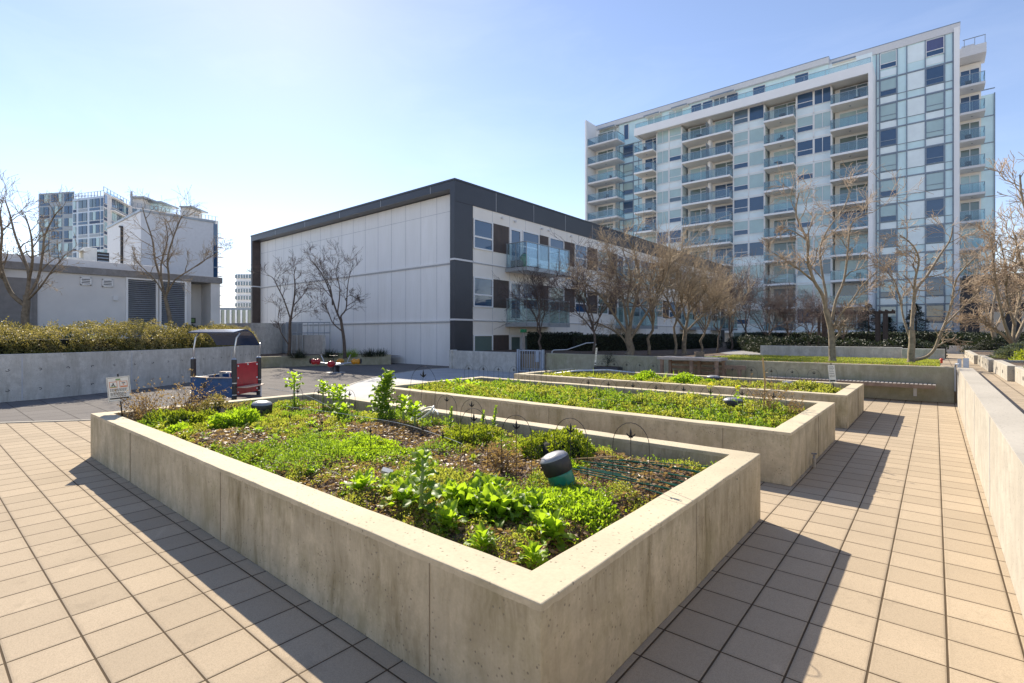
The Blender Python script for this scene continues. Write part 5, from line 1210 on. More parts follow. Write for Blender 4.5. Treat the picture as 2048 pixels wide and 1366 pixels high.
# dense green patches in the near planter (foreground mat)
chips('dry_stems', 'dry straw-coloured stems and dead leaves lying over the weeds of the nearest planter', -8.6, -1.5, 1.9, 4.75, lambda x, y: h1(x, y)+.014, 30000, 14, 'leaf_dry', .045)
def patch(name, label, cx, cy, rx, ry, h, n, s, mat, seed, hi=.08):
    g = np.random.default_rng(seed); a = g.random(n)*2*PI; q = np.sqrt(g.random(n)); f = sines(seed, 6); X = cx+np.cos(a)*q*rx; Y = cy+np.sin(a)*q*ry
    k = f(X, Y)*.8+sines(seed+50, 14)(X, Y)*.5+g.normal(0, .25, n)+.9-1.9*q*q > 0; X, Y, q = X[k], Y[k], q[k]; m = len(X)
    Z = h(X, Y)+hi*(1-q*q)*g.random(m)*(1+.4*f(X, Y)); V, F, r = leaves(np.stack([X, Y, Z], 1), g.normal(size=(m, 3))*.7+np.array([0, 0, .9]), s*g.uniform(.5, 1.4, m), .6, .2, g, None, .2)
    o = link(name, np_mesh(name, V-np.array([cx, cy, .45]), F, mat, r)); o.location = (cx, cy, .45); return tag(o, label, 'ground cover', kind='stuff')
patch('weed_mat', 'dense bright green weed mat in front of the green tube in the nearest planter', -1.95, 2.85, .5, .5, h1, 12000, .026, 'leaf_bright', 7, .07)
patch('weed_mat', 'dense green weed mat behind the leafy greens near the front wall', -3.0, 2.7, .8, .5, h1, 11000, .024, 'leaf_mat', 8, .06)
patch('weed_mat', 'bright yellow green mat in the middle of the nearest planter', -4.6, 3.0, .9, .55, h1, 10000, .03, 'leaf_bright', 9, .07)
patch('weed_mat', 'bright lettuce patch left of the seedlings in the farthest planter', -5.9, 12.3, .7, .4, h3, 5000, .05, 'leaf_bright', 10, .16)
patch('weed_mat', 'bright lettuce patch in the middle of the farthest planter', -4.6, 12.3, .9, .45, h3, 6500, .05, 'leaf_bright', 11, .16)
patch('weed_mat', 'green patch beside the black capped tube in the farthest planter', -2.1, 12.3, .7, .6, h3, 5000, .045, 'leaf_mat', 12, .15)
# herb clumps
GC = 'bushy herb clumps in the nearest planter'
shrub('parsley_bush', 'dense parsley-like clump, left of the two at the back of the nearest planter', 'herb', (-3.95, 4.05, .42), .38, .30, .22, 5500, .035, 'leaf_deep', 61, GC, lump=.3)
shrub('parsley_bush', 'tallest dense parsley-like clump behind the tilted green tube', 'herb', (-2.9, 4.2, .42), .42, .32, .30, 6500, .035, 'leaf_deep', 62, GC, lump=.3)
shrub('parsley_bush', 'yellow green herb clump left of the two parsley-like clumps by the wire hoop', 'herb', (-2.55, 3.85, .42), .22, .2, .12, 1800, .03, 'leaf_bright', 63, GC)
shrub('leafy_bush', 'leafy olive clump at the left end of the nearest planter', 'herb', (-7.7, 2.45, .42), .55, .42, .25, 5200, .045, 'leaf_deep', 64, GC, lump=.3)
shrub('leafy_bush', 'bright green celery-like clump beside the left green tube', 'herb', (-6.95, 2.75, .42), .42, .34, .26, 4200, .05, 'leaf_bright', 65, GC, lump=.25)
shrub('leafy_bush', 'brownish green herb clump behind the dry stems at the left end', 'herb', (-8.2, 2.9, .42), .5, .5, .28, 3600, .045, 'leaf_hedge', 66, GC, lump=.3)
shrub('leafy_bush', 'yellow green trailing clump at the foot of the left end wall', 'herb', (-7.1, 2.2, .42), .45, .22, .13, 2600, .045, 'leaf_bright', 67, GC, lump=.3)
# dry stalks
def dry_plant(label, c, H, n, seed, spread=.5, mat='leaf_dry', group='dry dead plants'):
    g = np.random.default_rng(seed); t = Tree(seed, 3, 1.0, .02)
    for i in range(n):
        az = g.random()*2*PI; l = g.uniform(.4, 1)*H; d = np.array([math.cos(az)*spread*g.random(), math.sin(az)*spread*g.random(), 1]); t.branch(np.array(c)+np.array([g.normal()*.05, g.normal()*.05, 0]), d, l, .004, 2)
    ls = [(P-np.array(c), np.maximum(r, .0016)) for l in t.lv for P, r in t.lv[l]]; V, F = sweep(ls, 3)
    th = thing('dry_plant', label, 'dead plant', c, 0, group); link('stems', np_mesh('stems', V, F, mat, np.full(len(V), .6)), th)
    tips = np.array([P[-1] for P, r in ls]+[P[len(P)//2] for P, r in ls]); m = len(tips)*3; P = np.repeat(tips, 3, 0)+g.normal(size=(m, 3))*.015
    V, F, r = leaves(P, g.normal(size=(m, 3)), g.uniform(.015, .045, m), .5, .3, g); link('dead_leaves', np_mesh('dead_leaves', V, F, mat, r), th)
dry_plant('tangled brown dead plant at the left tip of the nearest planter behind the white sign', (-8.5, 2.15, .42), .5, 22, 81, .9)
dry_plant('feathery brown dead plant leaning over the left end wall', (-8.25, 2.6, .42), .55, 18, 82, 1.2)
dry_plant('small rust brown dead plant left of the tilted green tube', (-2.85, 3.3, .42), .26, 16, 83, .6)
dry_plant('low dead tuft beside the parsley-like clumps', (-3.2, 3.7, .42), .18, 12, 84, .9)
dry_plant('brown dead stalks beside the bamboo cane in the middle planter', (-1.85, 8.1, .42), .55, 10, 85, .35)
dry_plant('small dead stalk at the right end of the middle planter', (-1.55, 8.3, .42), .32, 6, 86, .5)
# leafy vegetables
def leaf_patch(V, F, rn, base, d, L, W, g, wav=.12, droop=.6, pet=.28):
    d = np.array(d)/np.linalg.norm(d); side = np.cross(d, [0, 0, 1.]); side /= np.linalg.norm(side)+1e-6; nseg, nac = 7, 5; b = len(V); q = np.array(base, float); dd = d.copy(); ph = g.random()*6; rv = g.random()
    for i in range(nseg+1):
        u = i/nseg; w_ = .012*L if u < pet*.9 else W*math.sin(PI*min(1, ((u-pet*.8)/(1-pet*.8)))**.75)*.5+.004
        nrm = np.cross(side, dd)
        for j in range(nac):
            v = (j-(nac-1)/2)/((nac-1)/2); V.append(q+side*w_*v+nrm*(w_*.35*abs(v)+wav*W*.5*math.sin(11*u+ph+v*2)*v*v*(u > pet)))
            rn.append(min(1, max(0, rv*.6+.4*g.random()*abs(v)+.1)))
        dd = dd+np.array([0, 0, -droop/nseg*(.4+1.4*u)]); dd /= np.linalg.norm(dd); q = q+dd*L/nseg
    for i in range(nseg):
        for j in range(nac-1): a = b+i*nac+j; F.append((a, a+1, a+nac+1, a+nac))
def veg(name, label, c, H, n, L, W, seed, mat='leaf_kale', stem=.012, lo=.35, el=(.2, 1.1), group=None, cat='vegetable', droop=.7, lean=(0, 0), wavk=.42):
    g = np.random.default_rng(seed); V = []; F = []; rn = []
    for i in range(n):
        u = lo+(1-lo)*(i+.5)/n; az = i*2.4+g.normal()*.3; e = el[0]+(el[1]-el[0])*u; z = H*u
        leaf_patch(V, F, rn, (lean[0]*u, lean[1]*u, z), (math.cos(az)*math.cos(e), math.sin(az)*math.cos(e), math.sin(e)), L*g.uniform(.65, 1.1)*(1-.35*(u if H > .15 else 0)), W*g.uniform(.7, 1.1)*(1-.3*(u if H > .15 else 0)), g, wavk, droop)
    th = thing(name, label, cat, c, 0, group); me = np_mesh('leaves', V, F, mat, rn, smooth=True); link('leaves', me, th)
    if H > .08:
        b = MB('stalk'); b.ms = [M['stalk']]; b.tube([(0, 0, -.03), (lean[0]*.5, lean[1]*.5, H*.5), (lean[0], lean[1], H)], [stem, stem*.85, stem*.5], 7); o = link('stalk', b.mesh('stalk', smooth=True), th)
    return th
M['stalk'] = plain('pale green plant stalk', (.24, .30, .09), .6, var=.3, sc=30)
GV = 'leafy vegetables in the nearest planter'
veg('kale_plant', 'tall leafy kale stalk in the front of the nearest planter', (-2.62, 2.2, .45), .42, 24, .19, .125, 101, 'leaf_kale', .016, .22, (-.1, 1.0), GV, lean=(.02, 0))
def greens(label, cs, L, W, seed, mat='leaf_bright'):
    for i, (x, y, s) in enumerate(cs): veg('salad_greens', label[i], (x, y, .44), .07, 26, L*s, W*s, seed+i, mat, lo=0, el=(.25, 1.35), group=GV, droop=1.0)
greens(['upright mustard greens, front plant of the big leafy cluster', 'upright mustard greens behind the tall kale stalk', 'mustard greens at the right of the leafy cluster', 'broad leafy greens left of the tall kale stalk', 'small leafy plant at the far left of the leafy cluster', 'broad leafy greens closest to the front wall right of the kale stalk', 'flat leafy plant near the front corner of the nearest planter', 'small broad-leaved seedling by the very front corner', 'broad-leaved seedling left of the front corner'],
       [(-2.12, 2.42, 1.15), (-2.35, 2.62, 1.0), (-1.98, 2.62, .85), (-2.85, 2.25, .95), (-3.3, 2.2, .9), (-2.3, 2.15, .8), (-1.72, 2.42, .85), (-1.62, 2.12, .6), (-1.95, 2.08, .6)], .21, .085, 120)
g = np.random.default_rng(909)
for i in range(16):
    a = g.random()*6.28; q = g.random()**.6; x, y = -2.25+.55*q*math.cos(a), 2.5+.27*q*math.sin(a)
    veg('salad_greens', 'one of the crowded ruffled greens filling the front of the nearest planter', (x, y, .45), g.uniform(.05, .12), int(g.integers(14, 24)), g.uniform(.13, .21), g.uniform(.07, .11), 700+i, ['leaf_bright', 'leaf_bright', 'leaf_kale'][i % 3], lo=0, el=(.1, 1.3), group='crowded greens in the front of the nearest planter', droop=1.1, wavk=.6)
for i in range(7):
    x, y = -3.1+g.normal()*.35, 2.25+g.random()*.25
    veg('salad_greens', 'one of the low broad-leaved greens left of the tall kale stalk', (x, y, .44), .05, 12, g.uniform(.12, .19), .085, 740+i, 'leaf_bright', lo=0, el=(.1, 1.1), group='low broad-leaved greens left of the kale', droop=1.0, wavk=.5)
veg('salad_greens', 'low leafy rosette behind the front mustard greens', (-2.55, 2.75, .44), .05, 10, .2, .09, 131, 'leaf_bright', lo=0, el=(.3, 1.1), group=GV)
veg('salad_greens', 'feathery rosette in front of the tilted green tube', (-2.0, 2.85, .44), .05, 12, .16, .05, 132, 'leaf_deep', lo=0, el=(.3, 1.2), group=GV)
g = np.random.default_rng(404)
for i in range(34):
    x, y = g.uniform(-8.2, -1.7), g.uniform(2.0, 3.6)
    veg('weed_rosette', 'small leafy weed rosette growing through the ground cover of the nearest planter', (x, y, float(h1(x, y))), .03, int(g.integers(6, 12)), g.uniform(.06, .13), g.uniform(.025, .05), 500+i, ['leaf_bright', 'leaf_kale', 'leaf_deep'][i % 3], lo=0, el=(.2, 1.2), group='small weed rosettes in the nearest planter', cat='weed', droop=.9)
back = [(-7.95, 4.05, .40, 'first tall bolting kale stalk from the left, at the back of the nearest planter'), (-7.6, 4.35, .30, 'second bolting kale stalk from the left, at the back'), (-7.2, 4.3, .24, 'third bolting kale stalk from the left, at the back'), (-6.7, 4.1, .30, 'fourth bolting kale stalk from the left, with a flat crown of leaves'),
        (-5.85, 4.15, .50, 'tallest bushy kale plant at the back, left of the white hose loop'), (-5.35, 4.2, .26, 'kale stalk right beside the tallest bushy kale'), (-5.0, 4.1, .22, 'thin kale stalk behind the white hose loop'), (-6.3, 3.9, .14, 'short kale plant between the flat-crowned stalk and the tallest bush')]
for i, (x, y, H, lb) in enumerate(back):
    if i == 4: veg('kale_plant', lb, (x, y, .43), .66, 60, .25, .15, 140+i, 'leaf_kale', .018, .25, (.1, 1.1), GV, lean=(.12, .1))
    else: veg('kale_plant', lb, (x, y, .43), H*1.35+.05, 14, .22, .15, 140+i, 'leaf_bright', .017, .55 if H > .2 else .1, (.1, .8), GV)
for i, (x, y, H) in enumerate(((-4.55, 4.25, .34), (-4.1, 4.55, .36), (-4.25, 4.5, .28))):
    veg('kale_plant', ['bare-stemmed old kale stalk left of the parsley-like clumps', 'twisted old kale stalk nearest the back wall with a leafy tip', 'old kale stalk with curled leaves along its stem'][i], (x, y, .43), H, 18, .09, .05, 160+i, 'leaf_kale', .016, .15, (.6, 1.4), GV, lean=(.04, .02))
GV2 = 'leafy vegetables in the middle planter'
for i, (x, y, H) in enumerate(((-7.75, 7.55, .26), (-7.35, 7.7, .18), (-8.3, 7.8, .12), (-8.0, 8.1, .12), (-7.3, 7.2, .1))):
    veg('kale_plant', ['tallest kale plant at the left end of the middle planter', 'kale plant right of the tallest one in the middle planter', 'flat leafy plant at the left end of the middle planter', 'small leafy plant behind the flat one in the middle planter', 'small kale in front of the tall ones in the middle planter'][i], (x, y, .43), H, 12, .22, .14, 170+i, 'leaf_bright', .016, .4 if H > .15 else 0, (.1, 1.0), GV2)
# flowering mustard
for i, (x, y, H) in enumerate(((-2.45, 7.35, .5), (-2.2, 7.75, .46), (-2.65, 7.1, .34))):
    th = veg('mustard_plant', ['yellow flowering mustard stem, tallest of three beside the middle green tube', 'yellow flowering mustard stem right in front of the middle green tube', 'short yellow flowering mustard stem, left of the other two'][i], (x, y, .44), H, 9, .12, .06, 180+i, 'leaf_bright', .006, .05, (.2, 1.2), 'yellow flowering mustard stems')
    g = np.random.default_rng(i); m = 60; P = g.normal(size=(m, 3))*.022+np.array([0, 0, H+.01]); V, F, r = leaves(P, g.normal(size=(m, 3)), g.uniform(.015, .028, m), .8, .2, g); link('flowers', np_mesh('flowers', V, F, 'petal', r), th)
# onion / garlic leaves
for i, (x, y) in enumerate([(-6.9, 12.2), (-6.6, 12.35), (-6.35, 12.1), (-6.1, 12.4), (-5.85, 12.5), (-7.2, 12.1), (-5.5, 12.9), (-5.3, 13.0), (-5.1, 12.85), (-4.95, 13.0), (-5.65, 12.75)]):
    tuft((x, y, .43), 7, .34, 'leaf_bright', 200+i, .02, .45, .05, 'garlic_shoot', 'upright green garlic shoots in the farthest planter', 'garlic', 'garlic shoots in the farthest planter')
tuft((-4.35, 2.65, .45), 9, .36, 'leaf_kale', 220, .02, .35, .03, 'onion_shoot', 'tall thin onion shoots in the middle of the nearest planter', 'onion')
tuft((-1.72, 2.98, .45), 9, .2, 'leaf_bright', 221, .02, .5, .05, 'grass_tuft', 'small grass tuft right of the tilted green tube', 'grass')
# ------------------------------------------------------------------ capped green tubes
def tube_bin(label, c, r, tilt_az, tilt, s=1.0):
    th = thing('capped_tube', label, 'compost tube', c, 0, 'black capped green tubes in the planters')
    b = MB('green_tube'); n = 28; b.tube([(0, 0, -.10), (0, 0, .10), (0, 0, .15)], [r*.97, r*.98, r], n); o1 = link('green_body', b.mesh('body', smooth=True), th)
    b = MB('black_plastic'); b.tube([(0, 0, .12), (0, 0, .125), (0, 0, .225), (0, 0, .235)], [r*1.04, r*1.1, r*1.13, r*1.10], n, cap=False); o2 = link('cap_side', b.mesh('cap_side', smooth=True), th)
    b = MB('cap_grey'); b.tube([(0, 0, .225), (0, 0, .243), (0, 0, .262), (0, 0, .276), (0, 0, .281)], [r*1.125, r*1.08, r*.93, r*.6, r*.04], n)
    for q in ((.3, .2), (-.35, .1), (.1, -.4)): b.tube([(q[0]*r*1.6, q[1]*r*1.6, .25), (q[0]*r*1.6, q[1]*r*1.6, .276)], .006, 8, 'black_plastic')
    o3 = link('cap_top', b.mesh('cap_top', smooth=True), th)
    th.rotation_mode = 'AXIS_ANGLE'; ax = (-math.sin(tilt_az), math.cos(tilt_az), 0); th.rotation_axis_angle = (tilt, *ax); th.scale = (s, s, s); return th
tube_bin('tilted green tube with faded black cap, largest, beside the pile of green stakes', (-2.2, 3.27, .50), .105, math.radians(210), R(20), .98)
tube_bin('green tube with black cap beside the bright leafy clump at the left end', (-7.55, 3.35, .40), .115, 0, R(4), 1.1)
tube_bin('green tube with speckled cap behind the yellow mustard in the middle planter', (-2.35, 8.05, .41), .115, 2.0, R(5), 1.1)
tube_bin('short black capped tube in the farthest planter', (-2.5, 12.5, .36), .12, 0, R(2))
tube_bin('dark dome cap behind the timber table end, in front of the retaining wall', (-4.3, 13.1, .36), .15, 0, R(2))
# ------------------------------------------------------------------ wire fences
def fleur(b, x, y, z, s, dx, dy):
    b.tube([(x, y, z-.02*s), (x, y, z+.035*s), (x, y, z+.085*s)], [.004*s, .013*s, .001], 6)
    for q in (-1, 1): b.tube([(x, y, z), (x+q*dx*.03*s, y+q*dy*.03*s, z+.012*s), (x+q*dx*.045*s, y+q*dy*.045*s, z+.035*s)], [.007*s, .009*s, .002], 5)
    for q in (-1, 1): b.tube([(x-q*dy*.002, y+q*dx*.002, z), (x-q*dy*.02*s, y+q*dx*.02*s, z+.02*s)], [.006*s, .002], 5)
    b.tube([(x-dx*.02*s, y-dy*.02*s, z-.004), (x+dx*.02*s, y+dy*.02*s, z-.004)], .006*s, 6)
def fence(label, spots, az, w_=.27, H=.58, z=.44, hoop=True, lean=0, r=.0026, tie=True, fs=.75):
    th = thing('wire_border_fence', label, 'fence', (spots[0][0], spots[0][1], z), 0, 'black wire border fences'); dx, dy = math.cos(az), math.sin(az)
    for (x, y) in spots:
        b = MB('black_metal'); lx, ly = -dy*lean, dx*lean
        if hoop:
            P = [(x-dx*w_/2, y-dy*w_/2, z-.05)]+[(x-dx*w_/2*math.cos(a)+lx, y-dy*w_/2*math.cos(a)+ly, z+H-w_*.62+math.sin(a)*w_*.62) for a in np.linspace(0, PI, 13)]+[(x+dx*w_/2, y+dy*w_/2, z-.05)]; b.tube(P, r, 5)
        b.tube([(x, y, z-.05), (x+lx, y+ly, z+H*.82)], r, 5); o = b.build('hoop', th)
        f_ = MB('black_metal'); fleur(f_, x+lx, y+ly, z+H*.82, fs, dx, dy); f_.build('finial', o, org=tuple(th.location))
    if tie and len(spots) > 1:
        b = MB('black_metal')
        for (a, c) in zip(spots[:-1], spots[1:]): b.tube([(a[0], a[1], z+H*.36), (c[0], c[1], z+H*.36)], .002, 4)
        b.build('tie_wire', th)
fence('row of four big black wire hoops with finials at the right of the nearest planter', [(-3.15, 3.25), (-2.62, 3.2), (-2.2, 3.36), (-1.74, 3.47)], .25, tie=False)
fence('small wire hoops near the play boat, back left of the nearest planter', [(-7.55, 3.9), (-7.2, 4.05), (-6.6, 4.2)], .3, w_=.2, H=.42, tie=True)
fence('thin spiked wire fence crossing the middle of the nearest planter', [(-6.2, 2.75), (-5.6, 2.8), (-5.0, 2.85), (-4.6, 2.6), (-4.2, 2.9), (-3.9, 3.3), (-3.5, 3.2)], .2, hoop=False, H=.36, r=.0022, fs=.6)
fence('tall leaning wire trellis with curls behind the white hose loop', [(-5.55, 4.62)], .3, w_=.42, H=.78, lean=.12, fs=1.1, tie=False)
fence('single low wire hoop between the hose loop and the parsley-like clumps', [(-4.9, 4.55), (-4.3, 4.4)], .3, w_=.3, H=.45, tie=False)
fence('wire hoop fence along the right half of the middle planter', [(-4.4+i*.40, 7.25+(-.05 if i % 2 else 0)) for i in range(8)], .05, w_=.3, H=.52, z=.44)
fence('wire hoop fence at the back left of the middle planter', [(-8.5+i*.38, 8.6+.1*i) for i in range(6)], .15, w_=.25, H=.5, z=.44)
fence('wire fence along the left part of the farthest planter', [(-7.2+i*.38, 12.6) for i in range(5)], .05, w_=.26, H=.5, z=.42)
fence('wire fence along the right part of the farthest planter', [(-4.1+i*.42, 12.55) for i in range(6)], .05, w_=.26, H=.5, z=.42)
# ------------------------------------------------------------------ stakes, cane, hose, twine
g = np.random.default_rng(77)
for i in range(13):
    y = 3.62+.62*i/12+g.normal()*.03; x0 = -2.45+g.random()*.3; L = g.uniform(.75, 1.05); a = g.normal()*.10+.06; z = .515+g.random()*.02
    b = MB('green_stake'); P = [(0, 0, 0), (L*math.cos(a)*.5, L*math.sin(a)*.5, .004), (L*math.cos(a), L*math.sin(a), -.012+g.normal()*.008)]; b.tube(P, .0055, 6)
    o = link('garden_stake', b.mesh('garden_stake')); o.location = (x0, y, z); tag(o, 'green coated stake lying in the pile beside the tilted green tube', 'stake', 'green garden stakes piled on the soil')
b = MB('bamboo'); b.tube([(-2.85, 3.75, .50), (-2.2, 4.1, .58)], .006, 6); tag(b.build('bamboo_cane'), 'brown cane lying behind the tilted green tube', 'cane')
b = MB('bamboo'); b.tube([(-1.62, 2.12, .47), (-1.68, 2.35, .52)], .008, 6); tag(b.build('wooden_stick'), 'short wooden stick by the front corner of the nearest planter', 'stick')
b = MB('bamboo'); b.tube([(-2.0, 8.35, .4), (-1.98, 8.37, .95), (-2.01, 8.36, 1.32)], [.013, .012, .012], 8); tag(b.build('bamboo_cane'), 'upright bamboo cane at the right end of the middle planter', 'cane')
b = MB('hose'); P = [(-5.15+.2*math.cos(a), 4.35+.10*math.sin(a), .60+.11*math.sin(a+.6)+.01*a) for a in np.linspace(0, 2.1*PI, 22)]; b.tube(P, .012, 8)
P = [(-5.12+.22*math.cos(a), 4.38+.08*math.sin(a), .585+.10*math.sin(a+.4)) for a in np.linspace(.2, 1.8*PI, 20)]; b.tube(P, .012, 8)
tag(b.build('hose_loop', smooth=True), 'white hose coiled in a loop on the old kale stalks', 'hose')
def twine(label, pts, r=.0028, m='hose'):
    b = MB(m); Q = smooth_line([(p[0], p[1]) for p in pts], 5); n = len(Q); zz = np.interp(np.linspace(0, 1, n), np.linspace(0, 1, len(pts)), [p[2] for p in pts]); b.tube([(q[0], q[1], z) for q, z in zip(Q, zz)], r, 5); tag(b.build('twine'), label, 'twine')
twine('white twine strung across the back of the nearest planter', [(-6.9, 3.4, .68), (-5.9, 3.6, .66), (-4.9, 3.75, .63), (-4.2, 3.7, .60), (-3.7, 3.65, .56)])
twine('loose white twine near the left green tube', [(-7.9, 3.6, .85), (-7.3, 3.85, .78), (-6.6, 3.9, .62)])
twine('pale twine lying over the weeds left of the leafy cluster', [(-4.6, 2.4, .52), (-4.0, 2.35, .51), (-3.4, 2.3, .5)])
b = MB('black_plastic'); b.tube([(-7.35, 3.6, .46), (-6.8, 3.9, .48), (-6.0, 4.1, .46)], .02, 8); tag(b.build('irrigation_pipe'), 'black irrigation pipe lying behind the left green tube', 'pipe')
b = MB('sign_white'); b.box(0, .09, 0, .05, 0, .03); o = b.build('plant_tag'); o.location = (-3.55, 2.55, .52); o.rotation_euler = (.4, .3, .7); tag(o, 'crumpled white scrap on the weeds near the front wall', 'scrap')
b = MB('grey_conc'); b.tube([(-1.93, 3.1, .44), (-1.93, 3.1, .50)], [.04, .028], 8); tag(b.build('stone'), 'grey stone at the foot of the tilted green tube', 'stone')
# row cover hoses in the farthest planter
b = MB('alu')
P = [(-8.6, 12.1, .5), (-7.9, 12.3, .62), (-7.1, 12.7, .66), (-6.4, 13.0, .6)]; b.tube(P, .03, 8); P = [(-8.2, 11.7, .48), (-7.2, 11.75, .52), (-6.5, 11.6, .47)]; b.tube(P, .03, 8)
tag(b.build('row_cover', smooth=True), 'rolled grey row cover lying at the left end of the farthest planter', 'row cover')
b = MB('dark_panel'); b.box(-9.9, -8.9, 16.7, 17.1, 0, .45); b.box(-9.85, -8.95, 16.75, 17.05, .45, .47, 'soil'); tag(b.build('plant_trough', bevel=.01), 'dark plastic trough against the mossy wall near the gate', 'trough')
dry_plant('dark bare twigs growing from the plastic trough', (-9.4, 16.9, .46), .55, 14, 88, .8, 'leaf_darkhedge')
# ------------------------------------------------------------------ signs
def sign(name, label, c, w_, h, az, tilt, kind, stake=.5, roll=0):
    th = thing(name, label, 'sign', c, 0, None); th.rotation_euler = (tilt, roll, az)
    b = MB('sign_white'); b.box(-w_/2, w_/2, -.004, .004, 0, h); o = link('board', b.mesh('board'), th)
    b = MB('black_metal'); b.box(-.008, .008, .005, .017, -stake, h+.04); link('stake', b.mesh('stake'), th)
    k = MB('sign_ink'); y = -.0065
    def ln(x0, x1, z0, z1, m='sign_ink'): k.box(x0*w_, x1*w_, y, -.004, z0*h, z1*h, m)
    if kind == 'playground':
        ln(-.47, .47, .965, .975); ln(-.47, .47, .025, .035); ln(-.47, -.46, .035, .965); ln(.46, .47, .035, .965)
        ln(-.10, .10, .86, .92, 'sign_green'); ln(-.13, .13, .83, .845, 'sign_orange')
        for s in (-1, 1):
            cx = s*.22; ln(cx-.17, cx+.17, .56, .58, 'sign_orange'); ln(cx-.17, cx+.17, .79, .81, 'sign_orange'); ln(cx-.17, cx-.15, .58, .79, 'sign_orange'); ln(cx+.15, cx+.17, .58, .79, 'sign_orange'); ln(cx-.13, cx+.13, .585, .62, 'sign_green' if s < 0 else 'sign_orange')
        ln(-.28, -.18, .66, .70); ln(-.24, -.20, .70, .76); ln(-.30, -.26, .63, .67); ln(-.18, -.15, .62, .66); ln(.15, .30, .72, .75); ln(.19, .25, .66, .70, 'sign_orange')
        rr = random.Random(3)
        for z in (.50, .46, .42, .34, .30, .26, .20):
            x = -.38
            while x < .30: w2 = rr.uniform(.04, .11); ln(x, x+w2, z, z+.018); x += w2+.025
        ln(-.42, .40, .10, .155)
    else:
        rr = random.Random(9)
        for z in (.88, .80, .70, .60, .50, .40, .32):
            x = -.36
            while x < .24: w2 = rr.uniform(.06, .16); ln(x, x+w2, z, z+.03); x += w2+.05
        ln(-.4, .4, .06, .14)
    link('print', k.mesh('print'), th); return th
sign('notice_sign', 'tilted white notice sign with two small pictures, left end of the nearest planter', (-8.67, 1.93, .75), .27, .34, R(58), 0, 'playground', .4, R(-5))
sign('notice_sign', 'narrow white notice sign on a black stake at the right end of the farthest planter', (-1.62, 12.3, .68), .12, .36, R(8), 0, 'text', .3, R(-5))
sign('notice_sign', 'pale notice sign seen edge-on on a black stake near the metal gate', (-7.6, 12.9, .78), .05, .5, R(30), 0, 'text', .4, R(5))
sign('plant_label', 'small white label sign standing in the long hedge', dp(323, 17.6, 1.82), .30, .17, R(70), 0, 'text', .5, R(4))
# wall marks: tie holes on the curved wall
b = MB('dark_panel'); wall_pts, wn, wl_ = polyline_pos(cws, np.linspace(.38, .93, 22))
for i, (p, n_) in enumerate(zip(wall_pts, wn)):
    for z in (.28, .78):
        c_ = np.array([p[0]-n_[0]*.004, p[1]-n_[1]*.004]); t_ = np.array([n_[1], -n_[0]]); rr = .034
        P = [(c_[0]+t_[0]*rr*math.cos(a), c_[1]+t_[1]*rr*math.cos(a), z+rr*.7*math.sin(a)) for a in np.linspace(.4+i, .4+i+4.2, 9)]; b.tube(P, .006, 4)
M_tie = b.build('tie_holes', bpy.data.objects['curved_wall'])
b = MB('panel_joint')
for s_ in (.47, .585, .70, .81): p, n_, _ = polyline_pos(cws, np.array([s_])); p = p[0]-n_[0]*.003; t_ = (n_[0][1]*.012, -n_[0][0]*.012); b.obox((p[0]-t_[0], p[1]-t_[1]), (p[0]+t_[0], p[1]+t_[1]), .006, .02, 1.12)
b.build('joints', bpy.data.objects['curved_wall'])
# ------------------------------------------------------------------ play boat
pb = thing('play_boat', 'blue and red playground boat house with curved navy roof behind the nearest planter', 'playground house', (-14.2, 5.6, 0))
A = np.array([-14.85, 4.85]); B = np.array([-13.7, 5.4]); Cc = np.array([-14.35, 6.3]); D = A+(Cc-B)*1.0
for p_ in (A, B, Cc):
    b = MB('black_plastic'); b.tube([(p_[0], p_[1], 0), (p_[0], p_[1], 1.03)], .062, 14); b.tube([(p_[0], p_[1], 1.03), (p_[0], p_[1], 1.06)], [.066, .04], 14, 'alu')
    for z in (.12, .42): b.tube([(p_[0], p_[1], z), (p_[0], p_[1], z+.02)], .066, 14, 'alu')
    b.build('post', pb)
def pnl(p, q, z0, z1, m, nm, w_=.03, off=.07):
    p = np.array(p); q = np.array(q); d = (q-p)/np.linalg.norm(q-p); b = MB(m); b.obox(tuple(p+d*off), tuple(q-d*off), w_, z0, z1, m); return b.build(nm, pb, bevel=.006)
bl = pnl(A+np.array([.02, -.05]), B+np.array([.02, -.05]), .06, .56, 'blue_hdpe', 'blue_panel', .04, 0)
n1 = (B-A)/np.linalg.norm(B-A); nf = np.array([n1[1], -n1[0]]); pc = A+(B-A)*.33+nf*.075
b = MB('black_plastic'); b.tube([(pc[0]-nf[0]*.02, pc[1]-nf[1]*.02, .36), (pc[0]+nf[0]*.012, pc[1]+nf[1]*.012, .36)], .07, 20); b.build('porthole', bl, org=tuple(pb.location))
pnl(A, D, .06, .56, 'blue_hdpe', 'side_panel'); pnl(D, Cc, .06, .56, 'blue_hdpe', 'side_panel')
b = MB('tan_hdpe')
def edge_arc(p, q, bow, z, w_=.09):
    nn = np.array([(q-p)[1], -(q-p)[0]]); nn /= np.linalg.norm(nn); L1 = []; L2 = []
    for i in range(9): u = i/8; c_ = p+(q-p)*u+nn*bow*math.sin(PI*u); L1.append(tuple(c_+nn*w_/2)); L2.append(tuple(c_-nn*w_/2))
    for i in range(8): b.prism([L1[i], L1[i+1], L2[i+1], L2[i]], z, z+.022)
edge_arc(A, B, .12, .56); b.build('rim', pb); b = MB('tan_hdpe'); edge_arc(D, Cc, -.12, .60); b.build('rim', pb)
b = MB('blue_hdpe'); b.obox(tuple(A+nf*.12), tuple(B+nf*.12), .02, .1, .55)
b = MB('alu'); wc = A+(B-A)*.6+np.array([-.15, .35]); b.tube([(wc[0], wc[1], .5), (wc[0], wc[1], .66)], .02, 8)
